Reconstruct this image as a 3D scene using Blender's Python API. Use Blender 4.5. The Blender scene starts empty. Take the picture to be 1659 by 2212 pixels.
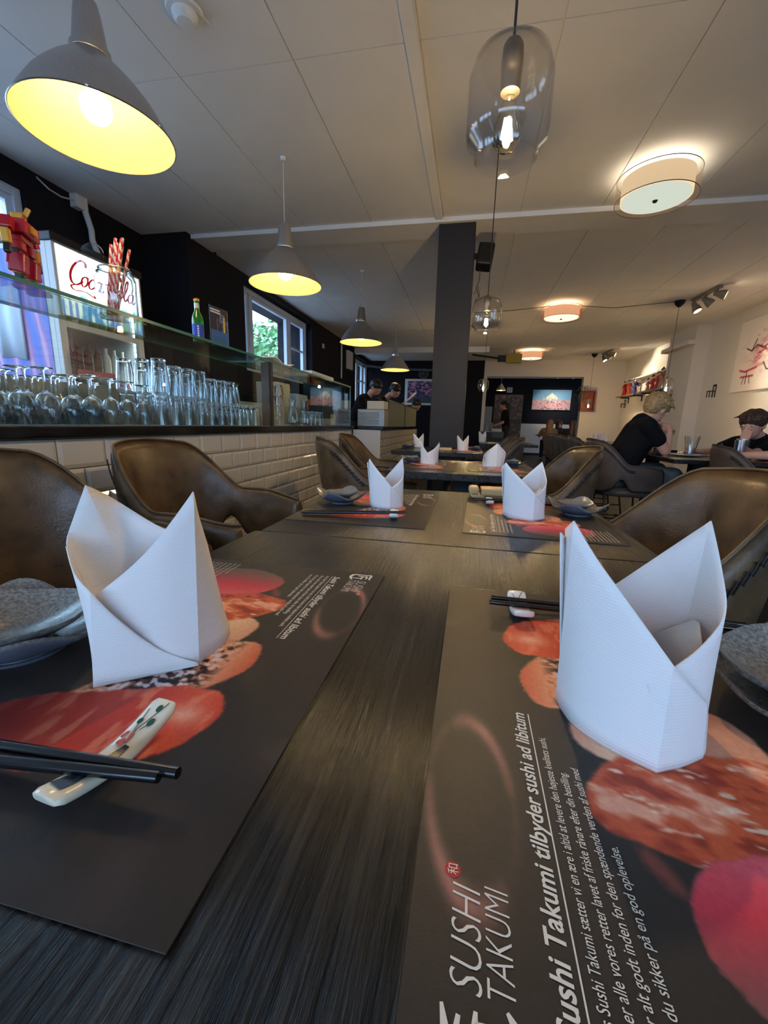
import bpy, bmesh, math, random
import numpy as np
from mathutils import Vector, Matrix, noise

# ---------------------------------------------------------------- camera, world, lights, exposure
F_PX = 893.4; CX, CY = 829.5, 1106.0; CAM_H = 0.95; T = 0.747      # T: height of the table tops
_R = np.array([[0.9792, -0.0672, 0.1913], [0.2011, 0.1995, -0.959], [0.0262, 0.9776, 0.2089]])
_u, _s, _v = np.linalg.svd(_R); _R = _u @ _v                         # rows: world axes in camera space
def ray(x, y): return _R @ np.array([x - CX, -(y - CY), -F_PX])
def onz(x, y, z): r = ray(x, y); return Vector(r * ((z - CAM_H) / r[2])) + Vector((0, 0, CAM_H))
def onx(x, y, X): r = ray(x, y); return Vector(r * (X / r[0])) + Vector((0, 0, CAM_H))
def ony(x, y, Y): r = ray(x, y); return Vector(r * (Y / r[1])) + Vector((0, 0, CAM_H))

sc = bpy.context.scene
col = sc.collection
cd = bpy.data.cameras.new('camera'); cam = bpy.data.objects.new('camera', cd); col.objects.link(cam)
M4 = Matrix([list(_R[0]) + [0], list(_R[1]) + [0], list(_R[2]) + [CAM_H], [0, 0, 0, 1]])
cam.matrix_world = M4
cd.sensor_fit = 'VERTICAL'; cd.sensor_height = 24.0; cd.lens = F_PX * 24.0 / 2212.0
cd.clip_start = 0.01; cd.clip_end = 200
sc.camera = cam
sc.view_settings.view_transform = 'Standard'; sc.view_settings.look = 'None'
sc.view_settings.exposure = 1.0; sc.view_settings.gamma = 1.0; sc.view_settings.use_curve_mapping = False
sc.cycles.max_bounces = 14; sc.cycles.transmission_bounces = 14; sc.cycles.transparent_max_bounces = 32
sc.cycles.diffuse_bounces = 5; sc.cycles.glossy_bounces = 5
sc.cycles.use_denoising = True; sc.cycles.sample_clamp_indirect = 6.0
sc.cycles.caustics_reflective = False; sc.cycles.caustics_refractive = False; sc.cycles.blur_glossy = 1.0

W = bpy.data.worlds.new('sky'); sc.world = W; W.use_nodes = True
nt = W.node_tree; bg = nt.nodes['Background']
bg.inputs['Color'].default_value = (0.47, 0.67, 1.0, 1); bg.inputs['Strength'].default_value = 4.2

def portal(name, loc, rot, sx, sy):
    l = bpy.data.lights.new(name, 'AREA'); l.shape = 'RECTANGLE'; l.size = sx; l.size_y = sy
    l.cycles.is_portal = True
    o = bpy.data.objects.new(name, l); col.objects.link(o); o.location = loc; o.rotation_euler = rot
# daylight comes in through the windows: portals guide the sky's light (they emit nothing themselves)
portal('window_portal', (-3.30, 2.0, 1.8), (0, -math.pi / 2, 0), 1.6, 1.9)
portal('window_portal', (-2.98, 6.3, 2.0), (0, -math.pi / 2, 0), 1.2, 2.4)
portal('window_portal', (-3.13, 11.3, 2.0), (0, -math.pi / 2, 0), 1.3, 1.8)
portal('window_portal', (0.6, -2.88, 1.55), (math.pi / 2, 0, 0), 5.4, 1.4)
BULB_GLOBE, BULB_FIL, DRUM, SPOT = 26.0, 950.0, 3.6, 24.0

# ---------------------------------------------------------------- materials
def srgb(r, g, b):
    return tuple(((c / 255.0) / 12.92 if c / 255.0 <= 0.04045 else ((c / 255.0 + 0.055) / 1.055) ** 2.4) for c in (r, g, b))
MATS = {}
def pbr(name, rgb, rough=0.5, metal=0.0, spec=0.5, bump=0.0, bscale=60.0, var=0.0, vscale=8.0, stretch=(1, 1, 1),
        emit=None, estr=0.0, trans=0.0, ior=1.45, coat=0.0, aniso=0.0, sheen=0.0, rvar=0.0, detail=4.0):
    if name in MATS: return MATS[name]
    m = bpy.data.materials.new(name); m.use_nodes = True; n = m.node_tree.nodes; L = m.node_tree.links
    b = n['Principled BSDF']; c = srgb(*rgb)
    b.inputs['Base Color'].default_value = (*c, 1); b.inputs['Roughness'].default_value = rough
    b.inputs['Metallic'].default_value = metal; b.inputs['Specular IOR Level'].default_value = spec
    b.inputs['IOR'].default_value = ior; b.inputs['Transmission Weight'].default_value = trans
    b.inputs['Coat Weight'].default_value = coat; b.inputs['Anisotropic'].default_value = aniso
    b.inputs['Sheen Weight'].default_value = sheen
    if emit: b.inputs['Emission Color'].default_value = (*srgb(*emit), 1); b.inputs['Emission Strength'].default_value = estr
    if bump or var or rvar:
        tc = n.new('ShaderNodeTexCoord'); mp = n.new('ShaderNodeMapping'); mp.inputs['Scale'].default_value = stretch
        L.new(tc.outputs['Object'], mp.inputs['Vector'])
    if var:
        t = n.new('ShaderNodeTexNoise'); t.inputs['Scale'].default_value = vscale; t.inputs['Detail'].default_value = detail
        L.new(mp.outputs['Vector'], t.inputs['Vector'])
        r = n.new('ShaderNodeValToRGB'); r.color_ramp.elements[0].position = 0.3; r.color_ramp.elements[1].position = 0.7
        r.color_ramp.elements[0].color = (*[max(0, x * (1 - var)) for x in c], 1)
        r.color_ramp.elements[1].color = (*[min(1, x * (1 + var)) for x in c], 1)
        L.new(t.outputs['Fac'], r.inputs['Fac']); L.new(r.outputs['Color'], b.inputs['Base Color'])
    if rvar:
        t3 = n.new('ShaderNodeTexNoise'); t3.inputs['Scale'].default_value = vscale * 1.7; t3.inputs['Detail'].default_value = 6
        L.new(mp.outputs['Vector'], t3.inputs['Vector'])
        mr = n.new('ShaderNodeMapRange'); mr.inputs['From Min'].default_value = .3; mr.inputs['From Max'].default_value = .7
        mr.inputs['To Min'].default_value = max(0.03, rough - rvar); mr.inputs['To Max'].default_value = rough + rvar
        L.new(t3.outputs['Fac'], mr.inputs['Value']); L.new(mr.outputs['Result'], b.inputs['Roughness'])
    if bump:
        t2 = n.new('ShaderNodeTexNoise'); t2.inputs['Scale'].default_value = bscale; t2.inputs['Detail'].default_value = 5
        L.new(mp.outputs['Vector'], t2.inputs['Vector'])
        bp = n.new('ShaderNodeBump'); bp.inputs['Strength'].default_value = bump; bp.inputs['Distance'].default_value = 0.002
        L.new(t2.outputs['Fac'], bp.inputs['Height']); L.new(bp.outputs['Normal'], b.inputs['Normal'])
    MATS[name] = m; return m

def emitter(name, rgb, s):
    if name in MATS: return MATS[name]
    m = bpy.data.materials.new(name); m.use_nodes = True; n = m.node_tree.nodes; n.clear()
    e = n.new('ShaderNodeEmission'); e.inputs['Color'].default_value = (*srgb(*rgb), 1); e.inputs['Strength'].default_value = s
    o = n.new('ShaderNodeOutputMaterial'); m.node_tree.links.new(e.outputs[0], o.inputs[0]); MATS[name] = m; return m

def thin_glass(name, tint=(1, 1, 1), gloss=1.0, rough=0.0, ior=1.5):
    if name in MATS: return MATS[name]
    m = bpy.data.materials.new(name); m.use_nodes = True; n = m.node_tree.nodes; L = m.node_tree.links; n.clear()
    t = n.new('ShaderNodeBsdfTransparent'); t.inputs['Color'].default_value = (*tint, 1)
    g = n.new('ShaderNodeBsdfGlossy'); g.inputs['Roughness'].default_value = rough
    lw = n.new('ShaderNodeLayerWeight'); lw.inputs['Blend'].default_value = .5      # Schlick, the same from both sides of a pane
    pw = n.new('ShaderNodeMath'); pw.operation = 'POWER'; pw.inputs[1].default_value = 5.0; L.new(lw.outputs['Facing'], pw.inputs[0])
    f0 = ((ior - 1) / (ior + 1)) ** 2; fr = n.new('ShaderNodeMath'); fr.operation = 'MULTIPLY_ADD'; fr.inputs[1].default_value = 1 - f0; fr.inputs[2].default_value = f0; L.new(pw.outputs[0], fr.inputs[0])
    mu = n.new('ShaderNodeMath'); mu.operation = 'MULTIPLY'; mu.inputs[1].default_value = gloss; mu.use_clamp = True
    mx = n.new('ShaderNodeMixShader'); o = n.new('ShaderNodeOutputMaterial')
    L.new(fr.outputs[0], mu.inputs[0]); L.new(mu.outputs[0], mx.inputs[0]); L.new(t.outputs[0], mx.inputs[1]); L.new(g.outputs[0], mx.inputs[2])
    L.new(mx.outputs[0], o.inputs[0]); MATS[name] = m; return m

def print_mat(name='printed_picture', rough=0.55, spec=0.4, emit=0.0, bump=0.0):
    if name in MATS: return MATS[name]
    m = bpy.data.materials.new(name); m.use_nodes = True; n = m.node_tree.nodes; L = m.node_tree.links
    b = n['Principled BSDF']; a = n.new('ShaderNodeVertexColor'); a.layer_name = 'Col'
    L.new(a.outputs['Color'], b.inputs['Base Color']); b.inputs['Roughness'].default_value = rough
    b.inputs['Specular IOR Level'].default_value = spec
    if emit: L.new(a.outputs['Color'], b.inputs['Emission Color']); b.inputs['Emission Strength'].default_value = emit
    if bump:
        tc = n.new('ShaderNodeTexCoord'); t2 = n.new('ShaderNodeTexNoise'); t2.inputs['Scale'].default_value = 700; t2.inputs['Detail'].default_value = 3
        L.new(tc.outputs['Object'], t2.inputs['Vector']); bp = n.new('ShaderNodeBump'); bp.inputs['Strength'].default_value = bump; bp.inputs['Distance'].default_value = .001
        L.new(t2.outputs['Fac'], bp.inputs['Height']); L.new(bp.outputs['Normal'], b.inputs['Normal'])
    MATS[name] = m; return m

def wood_top_mat():
    m = bpy.data.materials.new('black_stained_oak'); m.use_nodes = True; n = m.node_tree.nodes; L = m.node_tree.links
    b = n['Principled BSDF']; tc = n.new('ShaderNodeTexCoord'); mp = n.new('ShaderNodeMapping')
    mp.inputs['Scale'].default_value = (1.0, 0.045, 1.0); L.new(tc.outputs['Object'], mp.inputs['Vector'])
    nz = n.new('ShaderNodeTexNoise'); nz.inputs['Scale'].default_value = 210; nz.inputs['Detail'].default_value = 6; nz.inputs['Roughness'].default_value = .62
    L.new(mp.outputs['Vector'], nz.inputs['Vector'])
    mp2 = n.new('ShaderNodeMapping'); mp2.inputs['Scale'].default_value = (1.0, 0.12, 1.0); L.new(tc.outputs['Object'], mp2.inputs['Vector'])
    n2 = n.new('ShaderNodeTexNoise'); n2.inputs['Scale'].default_value = 22; n2.inputs['Detail'].default_value = 5; n2.inputs['Distortion'].default_value = .6
    L.new(mp2.outputs['Vector'], n2.inputs['Vector'])
    r = n.new('ShaderNodeValToRGB'); e = r.color_ramp.elements
    e[0].position = .47; e[0].color = (*srgb(10, 9, 9), 1); e[1].position = .60; e[1].color = (*srgb(46, 43, 38), 1)
    mxv = n.new('ShaderNodeMath'); mxv.operation = 'ADD'; s2 = n.new('ShaderNodeMath'); s2.operation = 'MULTIPLY'; s2.inputs[1].default_value = .35
    L.new(n2.outputs['Fac'], s2.inputs[0]); s1 = n.new('ShaderNodeMath'); s1.operation = 'MULTIPLY'; s1.inputs[1].default_value = .68
    L.new(nz.outputs['Fac'], s1.inputs[0]); L.new(s1.outputs[0], mxv.inputs[0]); L.new(s2.outputs[0], mxv.inputs[1])
    L.new(mxv.outputs[0], r.inputs['Fac']); L.new(r.outputs['Color'], b.inputs['Base Color'])
    bp = n.new('ShaderNodeBump'); bp.inputs['Strength'].default_value = 1.0; bp.inputs['Distance'].default_value = .004
    L.new(mxv.outputs[0], bp.inputs['Height']); L.new(bp.outputs['Normal'], b.inputs['Normal'])
    b.inputs['Roughness'].default_value = .21; b.inputs['Specular IOR Level'].default_value = .3
    return m

# ---------------------------------------------------------------- mesh helpers
class MB:
    def __init__(s): s.v = []; s.f = []; s.m = []
    def add(s, vs, fs, mi=0):
        o = len(s.v); s.v += [tuple(p) for p in vs]; s.f += [tuple(i + o for i in f) for f in fs]; s.m += [mi] * len(fs); return s
    def box(s, a, b, mi=0, rz=0.0, rx=0.0, ry=0.0, top=1.0):
        (x0, y0, z0), (x1, y1, z1) = a, b
        x0, x1 = min(x0, x1), max(x0, x1); y0, y1 = min(y0, y1), max(y0, y1); z0, z1 = min(z0, z1), max(z0, z1)
        c = Vector(((x0 + x1) / 2, (y0 + y1) / 2, (z0 + z1) / 2))
        vs = [Vector(p) for p in ((x0, y0, z0), (x1, y0, z0), (x1, y1, z0), (x0, y1, z0), (x0, y0, z1), (x1, y0, z1), (x1, y1, z1), (x0, y1, z1))]
        if top != 1.0:
            for i in range(4, 8): vs[i] = Vector((c.x + (vs[i].x - c.x) * top, c.y + (vs[i].y - c.y) * top, vs[i].z))
        if rz or rx or ry:
            R = Matrix.Rotation(rz, 3, 'Z') @ Matrix.Rotation(ry, 3, 'Y') @ Matrix.Rotation(rx, 3, 'X'); vs = [R @ (p - c) + c for p in vs]
        return s.add(vs, [(0, 3, 2, 1), (4, 5, 6, 7), (0, 1, 5, 4), (1, 2, 6, 5), (2, 3, 7, 6), (3, 0, 4, 7)], mi)
    def tube(s, pts, r, n=10, mi=0, caps=True):
        pts = [Vector(p) for p in pts]; rs = r if isinstance(r, (list, tuple)) else [r] * len(pts)
        vs = []; up = None
        for i, p in enumerate(pts):
            d = (pts[min(i + 1, len(pts) - 1)] - pts[max(i - 1, 0)]); d = d.normalized() if d.length > 1e-9 else Vector((0, 0, 1))
            if up is None: up = Vector((0, 0, 1)) if abs(d.z) < .9 else Vector((1, 0, 0))
            a = d.cross(up).normalized(); b = a.cross(d).normalized(); up = b
            for k in range(n):
                t = 2 * math.pi * k / n; vs.append(p + (a * math.cos(t) + b * math.sin(t)) * rs[i])
        fs = []
        for i in range(len(pts) - 1):
            for k in range(n):
                k2 = (k + 1) % n; fs.append((i * n + k, i * n + k2, (i + 1) * n + k2, (i + 1) * n + k))
        if caps: fs.append(tuple(range(n - 1, -1, -1))); fs.append(tuple((len(pts) - 1) * n + k for k in range(n)))
        return s.add(vs, fs, mi)
    def lathe(s, prof, n=32, c=(0, 0, 0), mi=0, axis=None, sx=1.0, sy=1.0, caps=False):
        vs = []; fs = []; c = Vector(c)
        for (r, z) in prof:
            for k in range(n):
                t = 2 * math.pi * k / n; vs.append(Vector((r * math.cos(t) * sx, r * math.sin(t) * sy, z)))
        for i in range(len(prof) - 1):
            for k in range(n):
                k2 = (k + 1) % n; fs.append((i * n + k, i * n + k2, (i + 1) * n + k2, (i + 1) * n + k))
        if caps: fs.append(tuple(range(n - 1, -1, -1))); fs.append(tuple((len(prof) - 1) * n + k for k in range(n)))
        if axis is not None:
            q = Vector((0, 0, 1)).rotation_difference(Vector(axis).normalized()); vs = [q @ p for p in vs]
        return s.add([p + c for p in vs], fs, mi)
    def ball(s, c, r, n=14, mi=0, sq=(1, 1, 1), q=None):
        vs = []; fs = []; c = Vector(c); h = max(4, n // 2)
        for i in range(h + 1):
            ph = math.pi * i / h
            for k in range(n):
                t = 2 * math.pi * k / n
                p = Vector((math.sin(ph) * math.cos(t) * sq[0], math.sin(ph) * math.sin(t) * sq[1], math.cos(ph) * sq[2])) * r
                vs.append((q @ p if q else p) + c)
        for i in range(h):
            for k in range(n):
                k2 = (k + 1) % n; fs.append((i * n + k, (i + 1) * n + k, (i + 1) * n + k2, i * n + k2))
        return s.add(vs, fs, mi)
    def cap(s, a, b, ra, rb, n=12):                     # tapered capsule
        a = Vector(a); b = Vector(b); s.tube([a, b], [ra, rb], n); s.ball(a, ra, n); s.ball(b, rb, n); return s
    def prism(s, poly, z0, z1, mi=0):
        n = len(poly); vs = [(x, y, z0) for x, y in poly] + [(x, y, z1) for x, y in poly]
        return s.add(vs, [tuple(range(n - 1, -1, -1)), tuple(range(n, 2 * n))] + [(i, (i + 1) % n, n + (i + 1) % n, n + i) for i in range(n)], mi)
    def grid(s, P, mi=0):                               # P[i][j] points
        ni, nj = len(P), len(P[0]); return s.add([p for r in P for p in r], [(i * nj + j, i * nj + j + 1, (i + 1) * nj + j + 1, (i + 1) * nj + j) for i in range(ni - 1) for j in range(nj - 1)], mi)
    def build(s, name, mat=None, parent=None, smooth=None, bevel=0.0, loc=None, weld=False, seg=2, link=True):
        me = bpy.data.meshes.new(name); me.from_pydata([tuple(p) for p in s.v], [], s.f)
        for mm in (mat if isinstance(mat, (list, tuple)) else [mat]):
            if mm: me.materials.append(mm)
        if any(s.m): me.polygons.foreach_set('material_index', s.m)
        if weld:
            bm = bmesh.new(); bm.from_mesh(me); bmesh.ops.remove_doubles(bm, verts=bm.verts, dist=1e-5); bmesh.ops.recalc_face_normals(bm, faces=bm.faces); bm.to_mesh(me); bm.free()
        if smooth is not None:
            me.shade_smooth()
            if smooth < 3.1: me.set_sharp_from_angle(angle=smooth)
        o = bpy.data.objects.new(name, me)
        if link: col.objects.link(o)
        if parent: o.parent = parent
        if loc is not None: o.location = loc
        if bevel:
            b = o.modifiers.new('bevel', 'BEVEL'); b.width = bevel; b.segments = seg; b.limit_method = 'ANGLE'; b.angle_limit = .6
        return o

def tag(o, label=None, cat=None, group=None, kind=None):
    if label: o['label'] = label
    if cat: o['category'] = cat
    if group: o['group'] = group
    if kind: o['kind'] = kind
    return o
def empty(name, loc=(0, 0, 0), rz=0.0):
    o = bpy.data.objects.new(name, None); col.objects.link(o); o.location = loc; o.rotation_euler = (0, 0, rz); o.empty_display_size = .05; return o
def copy_tree(o, parent=None):
    c = o.copy(); col.objects.link(c)
    if parent: c.parent = parent
    for ch in list(o.children): copy_tree(ch, c)
    return c
def struct(o): o['kind'] = 'structure'; return o

def text_mesh(s, size, name='lettering', shear=0.0, offset=0.0, extrude=0.0, align='LEFT', sx=1.0, res=3):
    cu = bpy.data.curves.new('t', 'FONT'); cu.body = s; cu.size = size; cu.shear = shear; cu.offset = offset
    cu.extrude = extrude; cu.resolution_u = res; cu.align_x = align
    o = bpy.data.objects.new('t', cu); col.objects.link(o)
    dg = bpy.context.evaluated_depsgraph_get(); dg.update()
    me = bpy.data.meshes.new_from_object(o.evaluated_get(dg))
    V = [Vector((v.co.x * sx, v.co.y, v.co.z)) for v in me.vertices]; Fc = [tuple(p.vertices) for p in me.polygons]
    bpy.data.objects.remove(o); bpy.data.curves.remove(cu); bpy.data.meshes.remove(me)
    return V, Fc
def fit_text(s, x0, x1, ybase, size, shear=0.0, offset=0.0, z=0.0):
    """lettering whose ink runs from x0 to x1 on the baseline ybase"""
    V, Fc = text_mesh(s, size, shear=shear, offset=offset)
    a = min(v.x for v in V); b = max(v.x for v in V); k = (x1 - x0) / (b - a)
    return [Vector((x0 + (v.x - a) * k, ybase + v.y, z)) for v in V], Fc

def painted(name, nx, ny, w, h, fn, mat, parent=None, thick=0.0):
    """flat print: a grid of w x h metres in local XY whose vertex colours come from fn(U, V) -> (ny+1, nx+1, 3) sRGB 0..1"""
    xs = np.linspace(0, w, nx + 1); ys = np.linspace(0, h, ny + 1); X, Y = np.meshgrid(xs, ys)
    co = np.stack([X.ravel(), Y.ravel(), np.zeros(X.size)], 1)
    i = np.arange(ny)[:, None] * (nx + 1) + np.arange(nx)[None, :]; i = i.ravel()
    q = np.stack([i, i + 1, i + nx + 2, i + nx + 1], 1)
    me = bpy.data.meshes.new(name); me.vertices.add(len(co)); me.vertices.foreach_set('co', co.ravel())
    me.loops.add(q.size); me.loops.foreach_set('vertex_index', q.ravel().astype(np.int32))
    me.polygons.add(len(q)); me.polygons.foreach_set('loop_start', np.arange(0, q.size, 4, dtype=np.int32)); me.update(calc_edges=True)
    C = np.clip(fn(X / w, Y / h), 0, 1).reshape(-1, 3); C = np.where(C <= .04045, C / 12.92, ((C + .055) / 1.055) ** 2.4)
    ca = me.color_attributes.new('Col', 'FLOAT_COLOR', 'POINT'); ca.data.foreach_set('color', np.concatenate([C, np.ones((len(C), 1))], 1).astype(np.float32).ravel())
    me.materials.append(mat); o = bpy.data.objects.new(name, me); col.objects.link(o)
    if parent: o.parent = parent
    return o

def vnoise(X, Y, seed=0, octaves=3):
    """cheap value noise on numpy arrays"""
    r = np.random.RandomState(seed); G = r.rand(64, 64); out = 0; amp = 1; tot = 0
    for o in range(octaves):
        x = X * (2 ** o) % 64; y = Y * (2 ** o) % 64; i = np.floor(x).astype(int); j = np.floor(y).astype(int); fx = x - i; fy = y - j
        fx = fx * fx * (3 - 2 * fx); fy = fy * fy * (3 - 2 * fy); i %= 64; j %= 64; i2 = (i + 1) % 64; j2 = (j + 1) % 64
        out = out + amp * (G[i, j] * (1 - fx) * (1 - fy) + G[i2, j] * fx * (1 - fy) + G[i, j2] * (1 - fx) * fy + G[i2, j2] * fx * fy); tot += amp; amp *= .5
    return out / tot
def polydist(X, Y, poly):
    """signed distance to a closed polygon, negative inside"""
    d = np.full(X.shape, 1e9); ins = np.zeros(X.shape, bool); n = len(poly)
    for k in range(n):
        ax, ay = poly[k]; bx, by = poly[(k + 1) % n]; ex, ey = bx - ax, by - ay; wx, wy = X - ax, Y - ay
        t = np.clip((wx * ex + wy * ey) / (ex * ex + ey * ey + 1e-12), 0, 1); d = np.minimum(d, np.hypot(wx - ex * t, wy - ey * t))
        c = ((ay <= Y) & (by > Y)) | ((by <= Y) & (ay > Y)); xi = ax + (Y - ay) / (by - ay + 1e-12) * ex; ins ^= c & (X < xi)
    return np.where(ins, -d, d)
def smooth_poly(P, k=2):
    for _ in range(k):
        Q = []
        for i in range(len(P)):
            a = np.array(P[i], float); b = np.array(P[(i + 1) % len(P)], float); Q += [tuple(a * .75 + b * .25), tuple(a * .25 + b * .75)]
        P = Q
    return P
def mixc(C, rgb, a): a = np.clip(a, 0, 1)[..., None]; return C * (1 - a) + np.array(rgb) / 255.0 * a

# shared materials
M_top = wood_top_mat()
M_black_metal = pbr('black_powder_coated_steel', (22, 22, 24), .45, spec=.4)
M_wall_dark = pbr('near_black_wall_paint', (22, 23, 30), .75, spec=.25, bump=.15, bscale=90)
M_wall_white = pbr('off_white_wall_paint', (214, 206, 194), .8, spec=.25, bump=.12, bscale=60)
M_ceil = pbr('ceiling_panel_paint', (226, 224, 222), .85, spec=.2, bump=.2, bscale=220, var=.03, vscale=3)
M_trim_white = pbr('white_gloss_paint', (226, 228, 230), .4)
M_floor = pbr('dark_floor_tile', (40, 38, 36), .45, spec=.4, var=.25, vscale=3, bump=.1)
M_tile = pbr('glazed_ceramic_tile', (206, 200, 188), .12, spec=.55, var=.03, vscale=2)
M_grout = pbr('grey_grout', (96, 90, 82), .9)
M_granite = pbr('black_granite', (16, 15, 15), .15, spec=.5, var=.6, vscale=120)
M_leather = pbr('distressed_brown_leather', (84, 65, 44), .38, spec=.5, var=.5, vscale=13, bump=.5, bscale=150, rvar=.12, detail=8)
M_leather_g = pbr('distressed_taupe_leather', (82, 70, 62), .45, spec=.4, var=.25, vscale=9, bump=.3, bscale=180, rvar=.1, detail=8)
M_thread = pbr('black_waxed_thread', (14, 12, 11), .6)
M_alu = pbr('brushed_aluminium', (188, 188, 190), .3, metal=1.0, aniso=.75, var=.06, vscale=140, stretch=(1, 1, .02))
M_shade_in = pbr('white_enamel_inside_of_shade', (222, 212, 168), .6)
M_globe = emitter('warm_globe_bulb_glow', (255, 218, 150), BULB_GLOBE)
M_fil = emitter('warm_filament_glow', (255, 218, 158), BULB_FIL)
M_cord_w = pbr('white_flex', (212, 208, 200), .5)
M_cord_b = pbr('dark_brown_flex', (38, 28, 26), .6)
M_glass = pbr('clear_drinking_glass', (250, 253, 255), .0, trans=1.0, ior=1.48, spec=.5)
M_smoke = thin_glass('smoky_lamp_glass', (.965, .96, .95), 1.2, .02, 1.5)
M_pane = thin_glass('window_pane_glass', (.96, .99, 1), .9, 0, 1.45)
M_case = thin_glass('display_case_glass', (.93, .98, .96), 1.0, 0, 1.5)
M_case_edge = pbr('green_glass_edge', (70, 128, 112), .15, spec=.6, coat=.5)
M_jar = thin_glass('thick_jar_glass', (.93, .97, .99), 2.4, .02, 1.5)
M_bulbglass = thin_glass('bulb_glass', (1, .96, .88), 1.4, 0, 1.45)
M_brass = pbr('dark_chrome_lamp_cap', (120, 116, 110), .35, metal=1)
M_paper = pbr('white_paper_napkin', (226, 224, 226), .85, spec=.2)
M_skin = pbr('skin', (214, 160, 134), .55, spec=.35)
M_skin2 = pbr('tanned_skin', (190, 140, 112), .55, spec=.35)
M_shirt = pbr('black_cotton', (16, 16, 20), .85, spec=.2)
M_print = print_mat()
# ================================================================ THE ROOM
CZ = 2.72
def wall(name, boxes, mat, loc=None):
    m = MB()
    for a, b in boxes: m.box(a, b)
    return struct(m.build(name, mat))
wall('floor', [((-3.6, -3.1, -.1), (4.2, 16, 0))], M_floor)
wall('wall_left', [((-3.53, -3.1, 0), (-3.33, -2.2, CZ)), ((-3.53, .6, 0), (-3.33, 1.0, CZ)), ((-3.53, 2.85, 0), (-3.33, 4.0, CZ)),
    ((-3.53, -2.2, 0), (-3.33, .6, 1.15)), ((-3.53, -2.2, 2.56), (-3.33, .6, CZ)), ((-3.53, 1.0, 0), (-3.33, 2.85, 1.15)), ((-3.53, 1.0, 2.56), (-3.33, 2.85, CZ)),
    ((-3.53, 4.0, 0), (-2.83, 4.5, CZ)), ((-3.53, 4.5, 0), (-2.87, 5.12, CZ)), ((-3.53, 5.12, 0), (-2.87, 7.42, 1.58)), ((-3.53, 5.12, 2.66), (-2.87, 7.42, CZ)),
    ((-3.53, 7.42, 0), (-2.87, 10.3, CZ)), ((-3.53, 10.3, 0), (-2.98, 12.3, 1.15)), ((-3.53, 10.3, 2.62), (-2.98, 12.3, CZ))], M_wall_dark)
wall('wall_back', [((-3.53, 12.3, 0), (.27, 12.5, CZ))], M_wall_dark)
wall('wall_far_white', [((.27, 12.3, 2.3), (3.2, 12.5, CZ)), ((3.2, 12.3, 0), (4.05, 12.5, CZ)), ((.27, 12.28, 0), (.36, 12.52, CZ))], M_wall_white)
wall('wall_alcove_dark', [((.2, 15.5, 1.08), (3.72, 15.7, 2.6)), ((.0, 12.5, 0), (.2, 15.7, 2.7))], M_wall_dark)
wall('wall_alcove_white', [((.2, 15.46, 0), (4.6, 15.7, 1.08)), ((3.72, 15.46, 1.08), (4.6, 15.7, 2.7)), ((4.5, 12.5, 0), (4.7, 15.7, 2.7)), ((2.86, 12.3, 0), (3.2, 12.5, 2.3))], M_wall_white)
wall('ceiling_alcove', [((0, 12.5, 2.62), (4.7, 15.7, 2.75))], M_wall_white)
wall('wall_right', [((3.85, -3.1, 0), (4.05, 12.3, CZ)), ((3.62, 8.35, 0), (3.85, 9.3, CZ))], M_wall_white)
tr = MB().box((3.5, 8.3, 2.40), (3.64, 9.34, 2.47)); struct(tr.build('trim_1', M_wall_white, bevel=.004))
wall('wall_front', [((-3.53, -3.1, 0), (-2.2, -2.9, CZ)), ((3.4, -3.1, 0), (4.05, -2.9, CZ)), ((-2.2, -3.1, 0), (3.4, -2.9, .85)), ((-2.2, -3.1, 2.25), (3.4, -2.9, CZ))], M_wall_white)
struct(MB().box((-2.2, -2.9, .84), (3.4, -2.86, .87)).build('trim_2', M_trim_white))
# baseboard in the alcove
struct(MB().box((.36, 15.43, 0), (4.5, 15.46, .08)).build('baseboard_far', M_black_metal))
struct(MB().box((3.83, -2.9, 0), (3.85, 8.35, .09)).build('baseboard_right', M_wall_dark))

# ceiling: backing slab, panels in strips 0.64 m wide with fine seams, the flush beam
ceil = struct(MB().box((-3.6, -3.1, CZ + .012), (4.2, 12.6, CZ + .12)).build('ceiling', M_ceil))
xs = [-3.555 + .64 * i for i in range(13)]
ys = [-2.9, -1.15, .6, 2.35, 4.08]; ys2 = [4.42, 6.4, 8.4, 10.4, 12.3]
pm = {}
random.seed(3)
for seg in (ys, ys2):
    for j in range(len(seg) - 1):
        for i in range(12):
            x0, x1 = xs[i], min(xs[i + 1], 3.86)
            k = (round(x1 - x0, 3), round(seg[j + 1] - seg[j], 3))
            if k not in pm:
                pm[k] = MB().box((.003, .003, 0), (k[0] - .003, k[1] - .003, .012)).build('ceiling_panel', M_ceil, parent=ceil); o = pm[k]
            else: o = pm[k].copy(); col.objects.link(o)
            o.location = (x0, seg[j], CZ + random.uniform(0, .0015))
struct(MB().box((-2.83, 4.08, CZ - .03), (3.85, 4.42, CZ + .012)).build('ceiling_beam', M_ceil, bevel=.003))
struct(MB().box((-2.83, 4.068, CZ - .036), (3.85, 4.08, CZ + .002)).build('trim_3', M_trim_white))
struct(MB().box((-.425, -2.9, CZ - .025), (-.36, 4.05, CZ + .002)).build('trim_4', M_ceil, bevel=.006))
struct(MB().box((-3.3, 10.2, CZ - .12), (.3, 10.42, CZ)).build('trim_5', M_ceil))

# column (its right face catches the lamps)
colm = struct(MB().box((-.392, 4.12, 0), (-.072, 4.45, CZ)).build('column', pbr('charcoal_column_paint', (44, 44, 47), .6, spec=.3, bump=.1), bevel=.006))

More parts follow.
